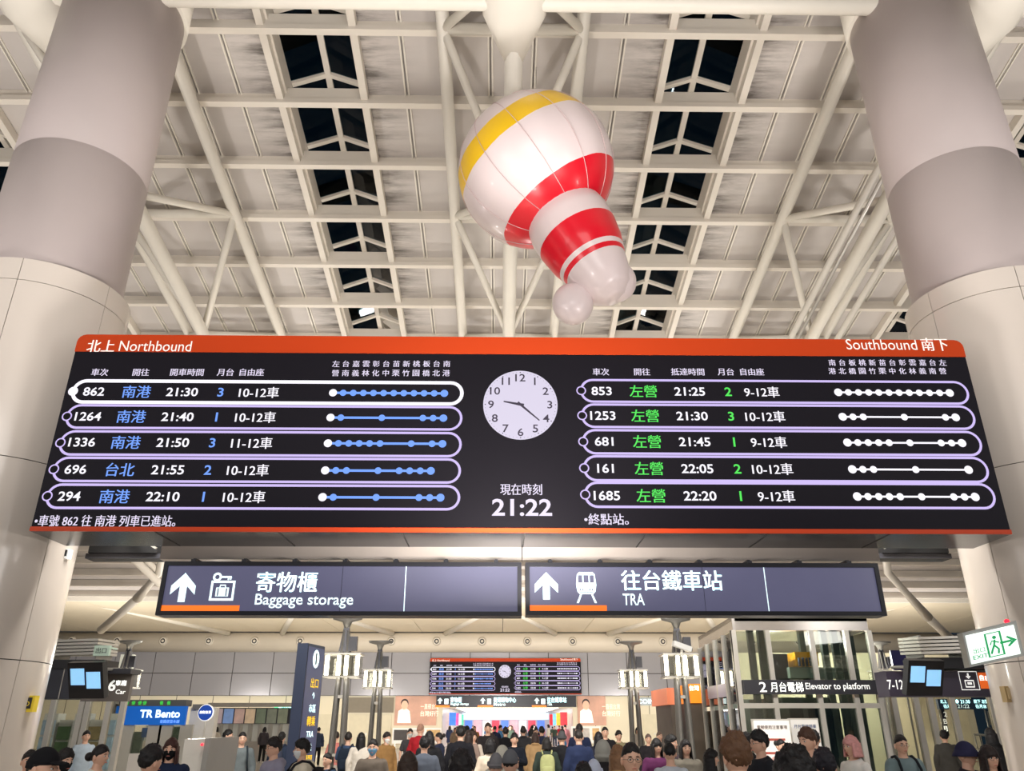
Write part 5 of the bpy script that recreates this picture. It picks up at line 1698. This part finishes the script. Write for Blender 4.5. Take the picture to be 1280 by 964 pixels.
def pack_mesh():
    m = MB()
    def f(d, q):
        s = lambda v, e: math.copysign(abs(v) ** e, v)
        return (.155 * s(d[0], .55), .235 + .085 * s(d[1], .6), 1.17 + .235 * s(d[2], .6))
    m.ball((0, 0, 0), 1, 28, 18, f); return mesh_of(m, 'pack_body')
def pocket_mesh():
    m = MB()
    def f(d, q):
        s = lambda v, e: math.copysign(abs(v) ** e, v)
        return (.12 * s(d[0], .5), .30 + .045 * s(d[1], .6), 1.08 + .11 * s(d[2], .6))
    m.ball((0, 0, 0), 1, 20, 12, f); return mesh_of(m, 'pocket')
def strap_mesh(s):
    m = MB()
    pts = [(s * .09, .17, 1.40), (s * .105, .10, 1.462), (s * .11, .0, 1.475), (s * .115, -.09, 1.43), (s * .125, -.158, 1.33), (s * .13, -.165, 1.2), (s * .155, -.12, 1.08), (s * .17, .02, 1.0), (s * .13, .17, 1.0)]
    m.tube(pts, .017, 8); return mesh_of(m, 'strap')
def mask_mesh():
    m = MB(); base = head_fn(.04, False)
    def f(d, q):
        x, y, z = d
        p = Vector(base(d, q)); c = Vector((0, 0, 1.602))
        t = (1 if (y < -.25 and -.95 < z < -.08) else 0)
        v = (p - c)
        if t: v.y -= .012 * math.exp(-(x / .4) ** 2)
        else: v *= .86
        return tuple(c + v)
    m.ball((0, 0, 0), 1, 40, 32, f)
    return mesh_of(m, 'face_mask')
def glasses_mesh():
    m = MB()
    for s in (-1, 1):
        m.tube([(s * .032 + .023 * math.cos(a), -.104 + .004 * abs(math.cos(a)), 1.604 + .018 * math.sin(a)) for a in [2 * math.pi * k / 16 for k in range(17)]], .0015, 5)
        m.tube([(s * .055, -.10, 1.607), (s * .079, -.07, 1.607), (s * .082, .012, 1.602)], .0014, 5)
    m.tube([(-.009, -.106, 1.607), (.009, -.106, 1.607)], .0015, 5)
    return mesh_of(m, 'spectacles')
def phone_mesh():
    m = MB().box(-.037, .037, -.40, -.39, 1.14, 1.29); return mesh_of(m, 'phone_body')

SKIN = mat('skin', (226, 180, 154), .5, var=.04, scale=8)
EYE = mat('iris_dark', (30, 22, 18), .2)
LIP = mat('lip', (188, 110, 98), .5)
SCL = mat('eye_white', (232, 226, 220), .3)
BROW = mat('brow', (44, 34, 30), .8)
def cloth(rgb):
    return mat('cloth_%d_%d_%d' % rgb, rgb, .85, var=.16, scale=9, bump=.35, spec=.2)
def hairm(rgb):
    return mat('hair_%d_%d_%d' % rgb, rgb, .5, var=.25, scale=30, bump=.5, spec=.35)
def put(me, name, parent, m):
    o = bpy.data.objects.new(name, me); COL.objects.link(o); o.parent = parent
    for i, x in enumerate(m if isinstance(m, list) else [m]):
        o.material_slots[i].link = 'OBJECT'; o.material_slots[i].material = x
    return o
BLK = (24, 23, 26)
def person(X, Y, ztop, face, pose, garment, gcol, hair, hcol, tcol, label, group=None, extra=(), scale=None, lean=0, light=False):
    sc = scale or max(.80, min(1.14, ztop / 1.745))
    t = thing('person', label, 'person', (X, Y, 0), group, rz=math.radians(face))
    t.scale = (sc, sc, sc)
    bm = share(('body', pose), lambda: mesh_of(body_mesh(pose), 'body', 5))
    put(bm, 'body', t, [SKIN, EYE, LIP, SCL, BROW])
    g2 = {'tshirt': 'tee'}.get(garment, garment)
    put(share((pose, g2), lambda: jacket_mesh(pose, g2)), {'tee': 'tshirt', 'puffer': 'puffer_jacket'}.get(garment, garment), t, cloth(gcol))
    if 'skirt' in extra: put(share(('skirt',), lambda: skirt_mesh(pose)), 'skirt', t, cloth(tcol))
    else: put(share((pose, 'tr'), lambda: trouser_mesh(pose)), 'trousers', t, cloth(tcol))
    put(share((pose, 'shoe'), lambda: shoe_mesh(pose)), 'shoes', t, cloth((60, 58, 60) if sum(tcol) % 2 else (210, 206, 200)))
    if hair in ('cap', 'grey_cap', 'beanie', 'bucket', 'hood'):
        put(share(('hair', 'crew'), lambda: hair_mesh('crew')), 'hair', t, hairm((26, 22, 20)))
        put(share(('hat', hair), lambda: hat_mesh(hair)), {'grey_cap': 'cap', 'bucket': 'bucket_hat'}.get(hair, hair), t, cloth(hcol))
    else:
        put(share(('hair', hair), lambda: hair_mesh(hair)), 'hair', t, hairm(hcol))
    if 'mask_w' in extra or 'mask_k' in extra or 'mask_b' in extra:
        put(share(('mask',), mask_mesh), 'face_mask', t, cloth((236, 240, 242) if 'mask_w' in extra else (120, 176, 214) if 'mask_b' in extra else (28, 28, 30)))
    if 'glasses' in extra: put(share(('gl',), glasses_mesh), 'spectacles', t, mat('spectacle_frame', (34, 30, 32), .3))
    if pose == 'phone':
        p = thing('mobile_phone', 'dark phone held by the ' + label, 'phone', (X, Y, 0), None, rz=math.radians(face)); p.scale = t.scale
        words_ = p['label'].split()
        p['label'] = ' '.join(words_[:16])
        put(share(('phone',), phone_mesh), 'phone_case', p, M_BLACK)
    for e in extra:
        if isinstance(e, tuple):
            p = thing('backpack', e[1], 'backpack', (X, Y, 0), None, rz=math.radians(face)); p.scale = t.scale
            put(share(('pk',), pack_mesh), 'pack_body', p, cloth(e[0])); put(share(('pp',), pocket_mesh), 'pocket', p, cloth(e[0]))
            for s in (-1, 1): put(share(('st', s), lambda: strap_mesh(s)), 'strap', p, cloth(e[0]))
    return t

# px, head top py, distance, facing (0 towards us, 90 = looks to the photo's right), pose, garment ...
NAVY, GREY, CREAM, OLIVE = (38, 46, 70), (104, 110, 112), (222, 212, 190), (92, 88, 66)
DK = (28, 26, 26)
P_ = [
 (59, 933, 5.6, 90, 'stand', 'jacket', (36, 34, 38), 'cap', (22, 22, 26), DK, 'man in a black baseball cap beside the glazed gate room', ()),
 (84, 934, 8.6, 60, 'stand', 'hoodie', (96, 34, 44), 'thick', (26, 24, 24), DK, 'person with black mask and dark red top behind the man in a black cap', ('mask_k',)),
 (40, 936, 9.2, 30, 'stand', 'shirt', (190, 120, 110), 'short', (30, 26, 26), DK, 'person in a rose top half hidden by the round column', ()),
 (128, 929, 9.2, 80, 'walk', 'shirt', (226, 226, 220), 'low_bun', (26, 22, 22), DK, 'woman with a low black bun and white shirt walking below the 6 Car sign', ()),
 (192, 929, 7.0, 150, 'stand', 'jacket', (34, 32, 34), 'thick', (24, 22, 24), DK, 'man with short black hair and black jacket seen from behind below the TR Bento sign', ()),
 (216, 921, 9.6, 10, 'stand', 'coat', (34, 44, 70), 'long', (70, 40, 36), (50, 50, 60), 'woman with red-brown hair, black mask and navy coat below the TR Bento sign', ('mask_k',)),
 (286, 911, 17, 100, 'stand', 'jacket', (26, 26, 30), 'short', (24, 22, 22), (40, 44, 60), 'man in black with black mask standing before the sales counter', ('mask_k', ((22, 22, 24), 'black backpack on the man in black before the sales counter'))),
 (304, 914, 15.6, 20, 'stand', 'hoodie', (104, 112, 114), 'crew', (28, 24, 24), (60, 68, 84), 'man in a grey hooded jacket looking up before the sales counter', (((40, 48, 54), 'dark backpack worn by the man in a grey hooded jacket'),)),
 (344, 920, 10.6, -50, 'stand', 'hoodie', (150, 148, 168), 'thick', (34, 30, 30), (70, 70, 80), 'man with glasses in a pale lilac grey jacket before the navy pylon', ('glasses',)),
 (353, 914, 19, 170, 'stand', 'jacket', (44, 54, 74), 'thick', (26, 24, 24), DK, 'person with black hair behind the man in pale lilac grey jacket', (((60, 66, 84), 'grey blue backpack beyond the man in pale lilac grey jacket'),)),
 (379, 922, 10.5, -70, 'stand', 'hoodie', (218, 210, 190), 'thick', (24, 22, 22), (60, 60, 60), 'man with white mask and cream hoodie in front of the navy pylon', ('mask_w', ((36, 36, 40), 'black backpack on the man in the cream hoodie'))),
 (410, 943, 13, -30, 'stand', 'jacket', (36, 52, 74), 'short', (24, 22, 22), DK, 'child in dark blue looking up at the foot of the large lamp post', (((26, 28, 32), 'black backpack on the child in dark blue'),)),
 (436, 914, 18, 180, 'phone', 'tee', (60, 80, 110), 'short', (40, 34, 32), (190, 180, 160), 'man in a blue patterned shirt seen from behind between the two lamp posts', (((36, 46, 62), 'dark blue backpack on the man in a blue patterned shirt'),)),
 (421, 914, 22, 200, 'stand', 'tee', (226, 140, 132), 'short', (40, 30, 28), (200, 190, 180), 'person in a coral pink top behind the large lamp post', ()),
 (452, 915, 17.5, 180, 'stand', 'shirt', (220, 212, 200), 'long', (22, 20, 22), (120, 112, 100), 'woman with long black hair and cream top facing the rolling shutter', ()),
 (467, 923, 12.4, 0, 'stand', 'jacket', (110, 100, 90), 'short', (30, 26, 26), (60, 58, 58), 'man with a blue mask and brown grey jacket walking towards us', ('mask_b',)),
 (484, 914, 18.6, 40, 'stand', 'coat', (150, 114, 70), 'thick', (40, 32, 30), DK, 'person in a tan coat and white mask beside the thinner lamp post', ('mask_w', )),
 (511, 938, 7.6, 170, 'stand', 'jacket', (160, 140, 110), 'bob', (56, 42, 34), DK, 'person with brown bobbed hair and beige top, only head and shoulders showing', ()),
 (531, 919, 13.2, 190, 'stand', 'jacket', (86, 92, 104), 'thick', (24, 22, 24), (60, 60, 66), 'man in a slate grey jacket seen from behind left of the cream top woman'.replace('left of', 'near'), ()),
 (526, 904, 20, 170, 'stand', 'jacket', (170, 36, 46), 'crew', (170, 130, 110), (60, 56, 60), 'tall person in a bright red jacket seen from behind', ()),
 (537, 913, 15.4, 200, 'stand', 'coat', (30, 30, 34), 'long', (24, 22, 24), DK, 'woman in a long black coat with black hair beside the red jacket', ()),
 (513, 910, 23, 10, 'stand', 'tee', (74, 72, 76), 'bun', (40, 32, 30), DK, 'person in a grey tee and white mask before the white display board', ('mask_w',)),
 (549, 915, 20, -100, 'stand', 'jacket', (44, 50, 74), 'bun', (34, 28, 28), (180, 176, 172), 'woman in navy with tied hair at the edge of the corridor mouth', ()),
 (576, 906, 16, 185, 'stand', 'jacket', (26, 26, 32), 'thick', (24, 22, 22), DK, 'man in black seen from behind under the distant departure board', ()),
 (577, 936, 5.9, 180, 'stand', 'jacket', (40, 38, 42), 'messy', (26, 22, 24), DK, 'person with a big mop of black hair seen from behind below the distant board', ()),
 (586, 912, 19, 180, 'stand', 'shirt', (150, 130, 120), 'long', (52, 40, 36), DK, 'woman with long brown hair seen from behind under the distant board', ()),
 (592, 914, 20, 20, 'stand', 'shirt', (226, 214, 200), 'long_curly', (66, 48, 40), (200, 190, 180), 'woman in cream with curly hair facing us under the distant board', ()),
 (610, 903, 21, 0, 'walk', 'jacket', (46, 42, 44), 'short', (60, 44, 38), DK, 'tall man in black walking towards us under the distant clock', ()),
 (615, 916, 22, 10, 'stand', 'jacket', (40, 38, 40), 'bob', (50, 36, 34), DK, 'woman in black with bobbed hair behind the tall walking man', ()),
 (613, 922, 14, 175, 'stand', 'shirt', (222, 206, 186), 'bob', (26, 24, 26), (120, 110, 104), 'woman with a black bob and cream top seen from behind with a dark strap', ()),
 (628, 930, 10.4, 180, 'stand', 'hoodie', (214, 210, 198), 'hood', (222, 220, 206), (90, 90, 90), 'person in a raised cream hood seen from behind', ()),
 (620, 941, 9.0, 180, 'stand', 'jacket', (120, 120, 124), 'beanie', (128, 128, 132), (90, 90, 90), 'person in a grey knitted hat next to the grey cap', ()),
 (638, 936, 8.0, 170, 'stand', 'hoodie', (150, 152, 160), 'grey_cap', (104, 106, 112), (90, 90, 90), 'person in a grey baseball cap and light grey hoodie seen from behind', ()),
 (643, 915, 17.6, 5, 'phone', 'jacket', (26, 30, 40), 'thick', (24, 22, 24), DK, 'man in an open black jacket looking down at his phone', ()),
 (632, 908, 24, 180, 'stand', 'jacket', (26, 26, 30), 'thick', (26, 24, 26), DK, 'person in black seen from behind, just beyond the man looking at his phone', ()),
 (654, 907, 24.5, 180, 'stand', 'coat', (56, 56, 60), 'thick', (40, 36, 36), DK, 'person in charcoal seen from behind under the distant overhead sign', ()),
 (669, 915, 20, 180, 'stand', 'coat', (172, 140, 100), 'bob', (56, 40, 36), (170, 140, 100), 'woman in a long tan hooded coat seen from behind', ()),
 (683, 921, 16.5, 180, 'stand', 'jacket', (52, 62, 56), 'bob', (32, 28, 28), (52, 84, 66), 'woman in a dark green skirt seen from behind', ('skirt', ((168, 172, 120), 'pale green backpack on the woman in a dark green skirt'))),
 (677, 907, 25, 190, 'stand', 'jacket', (40, 46, 70), 'thick', (24, 22, 24), DK, 'person in dark navy behind the woman in the tan coat', ()),
 (702, 913, 16.8, 180, 'stand', 'jacket', (30, 30, 34), 'beanie', (78, 78, 80), (150, 156, 166), 'person in black with grey knitted hat and pale jeans seen from behind', ()),
 (723, 911, 15, 190, 'stand', 'jacket', (36, 46, 76), 'crew', (40, 34, 32), (40, 44, 58), 'man in a navy jacket seen from behind before the poster with a standing woman', ()),
 (724, 904, 20, 170, 'stand', 'jacket', (34, 42, 70), 'short', (36, 30, 30), DK, 'tall person in navy behind the man in a navy jacket', ()),
 (748, 914, 17, 160, 'stand', 'coat', (34, 36, 50), 'long', (26, 24, 28), DK, 'woman in a dark coat with black hair next to the smiling man', ()),
 (756, 908, 20, 0, 'stand', 'jacket', (34, 32, 36), 'crew', (30, 26, 26), DK, 'man in black facing us below the poster with a standing woman', ()),
 (753, 923, 9.8, 180, 'stand', 'puffer', (44, 42, 44), 'hood', (176, 176, 168), DK, 'person in a pale grey raised hood and dark jacket seen from behind', (((34, 33, 36), 'black backpack on the person in a pale grey hood'),)),
 (773, 912, 21, 10, 'stand', 'jacket', (146, 136, 106), 'thick', (34, 28, 26), DK, 'man in a khaki jacket facing us beside the lamp post before the coin sign', ()),
 (788, 926, 6.7, 5, 'stand', 'tee', (236, 234, 230), 'crew', (26, 22, 22), DK, 'young man with glasses and white tee facing us, close in front', ('glasses',)),
 (772, 931, 8.8, 170, 'stand', 'coat', (176, 140, 90), 'long_curly', (136, 100, 70), DK, 'person with light brown curly hair beside the young man with glasses', ()),
 (742, 949, 8.4, 175, 'stand', 'jacket', (40, 44, 70), 'beanie', (196, 204, 224), DK, 'short person in a pale striped knitted hat', ()),
 (729, 951, 7.4, 180, 'stand', 'jacket', (30, 28, 30), 'thick', (20, 18, 20), DK, 'short person with black hair next to the pale striped hat', ()),
 (820, 922, 12.6, 10, 'phone', 'jacket', (96, 44, 84), 'bangs', (28, 24, 26), DK, 'woman in a maroon jacket looking down at her phone', ()),
 (810, 917, 20, 0, 'stand', 'jacket', (40, 36, 40), 'short', (110, 90, 84), DK, 'older person in black beside the thinner lamp post and coin sign', ()),
 (824, 914, 23, 30, 'stand', 'jacket', (120, 110, 104), 'short', (120, 100, 90), DK, 'person in taupe standing before the orange kiosk', ()),
 (838, 917, 13.4, 60, 'stand', 'jacket', (70, 60, 66), 'thick', (24, 22, 22), DK, 'man in profile behind the pale tee man, by the orange kiosk', ()),
 (836, 927, 10.2, 180, 'stand', 'tee', (196, 204, 214), 'crew', (24, 22, 24), DK, 'man in a pale blue grey tee seen from behind by the orange kiosk', ()),
 (856, 923, 12, 5, 'stand', 'coat', (130, 124, 112), 'long', (30, 26, 28), DK, 'woman with long black hair and a taupe coat facing us by the lift', ()),
 (888, 936, 11, 70, 'stand', 'jacket', (34, 42, 36), 'long_curly', (22, 20, 22), DK, 'short woman with curly black hair and dark green jacket in profile', ()),
 (917, 914, 5.2, 190, 'stand', 'jacket', (84, 78, 60), 'messy', (104, 74, 52), DK, 'man with tousled brown hair and olive jacket seen from behind at the lift', ()),
 (947, 911, 9.2, -80, 'stand', 'jacket', (34, 36, 42), 'thick', (22, 20, 22), DK, 'man with thick black hair and black jacket in profile at the notice boards', ('glasses',)),
 (932, 914, 11.5, 190, 'stand', 'jacket', (30, 28, 30), 'thick', (22, 20, 22), DK, 'person in black beyond the man with tousled brown hair', ()),
 (975, 923, 14, 20, 'stand', 'shirt', (190, 150, 140), 'bun', (26, 22, 24), DK, 'woman with tied black hair in front of the white notice board', ()),
 (990, 931, 3.7, 180, 'stand', 'jacket', (30, 36, 58), 'messy', (14, 12, 14), DK, 'person with a big black head of hair very close to the camera by the lift', ()),
 (1028, 934, 6.6, 175, 'stand', 'jacket', (36, 34, 42), 'messy', (26, 24, 34), DK, 'person with blue-black hair behind the big black head of hair', ()),
 (1007, 908, 9, -60, 'stand', 'tee', (236, 234, 228), 'thick', (84, 58, 44), (70, 70, 72), 'man with brown hair and white tee looking aside at the grey notice board', (((128, 124, 104), 'khaki grey backpack on the brown-haired man in a white tee'),)),
 (1016, 911, 12.6, 150, 'stand', 'jacket', (34, 32, 34), 'thick', (22, 20, 22), DK, 'person with black hair just beyond the brown-haired man in a white tee', ()),
 (1062, 918, 10, -70, 'stand', 'shirt', (236, 234, 228), 'bob', (222, 160, 156), (200, 190, 180), 'woman with pink bobbed hair and a white shirt in profile by the lift', ()),
 (1124, 917, 10.6, 0, 'stand', 'jacket', (122, 142, 146), 'crew', (26, 22, 24), (70, 74, 80), 'man with glasses in a teal grey jacket under the sign 7-12', ('glasses', ((36, 40, 46), 'dark backpack worn by the man in a teal grey jacket'))),
 (1204, 926, 8.6, 40, 'stand', 'jacket', (44, 40, 48), 'bucket', (44, 44, 72), DK, 'person in a dark navy bucket hat near the Southbound column', ()),
 (1233, 930, 8.4, 0, 'stand', 'jacket', (116, 84, 58), 'bangs', (40, 30, 28), DK, 'woman with glasses and a dark fringe in brown beside the bucket hat', ('glasses',)),
 (1236, 909, 15, 180, 'stand', 'coat', (40, 40, 42), 'long', (34, 32, 34), DK, 'dark coated person with long hair behind the gates near the Platform sign', ()),
]
for (px, py, Y, face, pose, gar, gc, hr, hc, tc, lab, ext_) in P_:
    if hr in ('messy', 'thick', 'hood', 'beanie'): py += 1
    X, z = at(px, py, Y)
    person(X, Y, z, face, pose, gar, gc, hr, hc, tc, lab, None, ext_)

# the crowd farther down the hall and in the corridor
rnd = random.Random(21)
cols = [((190, 40, 56), 'red'), ((40, 48, 76), 'navy'), (BLK, 'black'), ((226, 218, 206), 'cream'), ((90, 150, 210), 'sky-blue'), ((150, 130, 110), 'taupe'), ((220, 150, 160), 'pink'), ((70, 84, 74), 'moss-green'), ((120, 120, 126), 'grey'), ((240, 236, 230), 'white'), ((60, 60, 66), 'charcoal'), ((170, 120, 70), 'ochre')]
hk = ['short', 'thick', 'long', 'bob', 'crew', 'bun', 'long_curly']
wh = ['in the corridor mouth', 'just before the corridor', 'deep inside the bright corridor']
gn = {'jacket': 'jacket', 'coat': 'long coat', 'shirt': 'shirt', 'hoodie': 'hooded top', 'tee': 'tee'}
used = set()
spots = []
n = 0
for k in range(150):
    if n >= 44: break
    zone = k % 3
    Y = {0: rnd.uniform(62, 74), 1: rnd.uniform(28, 58), 2: rnd.uniform(75, 92)}[zone]
    px = rnd.uniform(556, 714) if zone != 1 else rnd.uniform(552, 722)
    X = at(px, 920, Y)[0]
    if Y > 68: X = max(oL + .7, min(oR - .7, X))
    if any((X - a) ** 2 + (Y - b) ** 2 < .6 for a, b in spots): continue
    gar = rnd.choice(list(gn)); (c, cn) = cols[rnd.randrange(len(cols))]; hr = rnd.choice(hk); face = rnd.choice([0, 0, 180, 180, 160, 20, 90, -90])
    w = wh[{0: 0, 1: 1, 2: 2}[zone]]
    act = 'facing us' if abs(face) < 40 else 'walking away' if abs(face) > 140 else 'in profile'
    key = (gar, cn, zone, act)
    if key in used: continue
    used.add(key); spots.append((X, Y)); n += 1
    lab = 'distant person in a %s %s %s %s' % (cn, gn[gar], act, w)
    person(X, Y, 0, face + rnd.uniform(-12, 12), rnd.choice(['stand', 'walk']), gar, c, hr, rnd.choice([(24, 22, 24), (50, 38, 34), (30, 26, 28)]), rnd.choice([DK, (60, 66, 84), (120, 110, 100)]), lab, 'distant crowd at the end of the hall', (), rnd.uniform(.9, 1.03))
# a few in the side halls by the gates
for (px, Y, face, gar, c, cn, hr, lab) in (
    (398, 40, 180, 'jacket', (60, 70, 92), '', 'short', 'distant person in slate blue standing near the cream door past the large lamp post'),
    (270, 44, 170, 'coat', (200, 190, 176), '', 'long', 'distant person in a pale coat standing at the long sales counter'),
    (330, 44, 180, 'jacket', (70, 66, 70), '', 'bob', 'distant person in charcoal standing at the long sales counter'),
    (1180, 18, 160, 'jacket', (76, 74, 70), '', 'thick', 'person in grey brown passing beyond the gates under the tilted monitor'),
    (108, 18.5, 40, 'shirt', (190, 206, 220), '', 'short', 'person in a pale blue shirt beyond the glazed gate by the monitor'),
    (797, 36, 0, 'coat', (180, 170, 160), '', 'bob', 'distant person in a pale coat between the orange kiosk and the far board')):
    X = at(px, 920, Y)[0]
    person(X, Y, 0, face, 'stand', gar, c, hr, (30, 26, 28), DK, lab, None, (), .96)
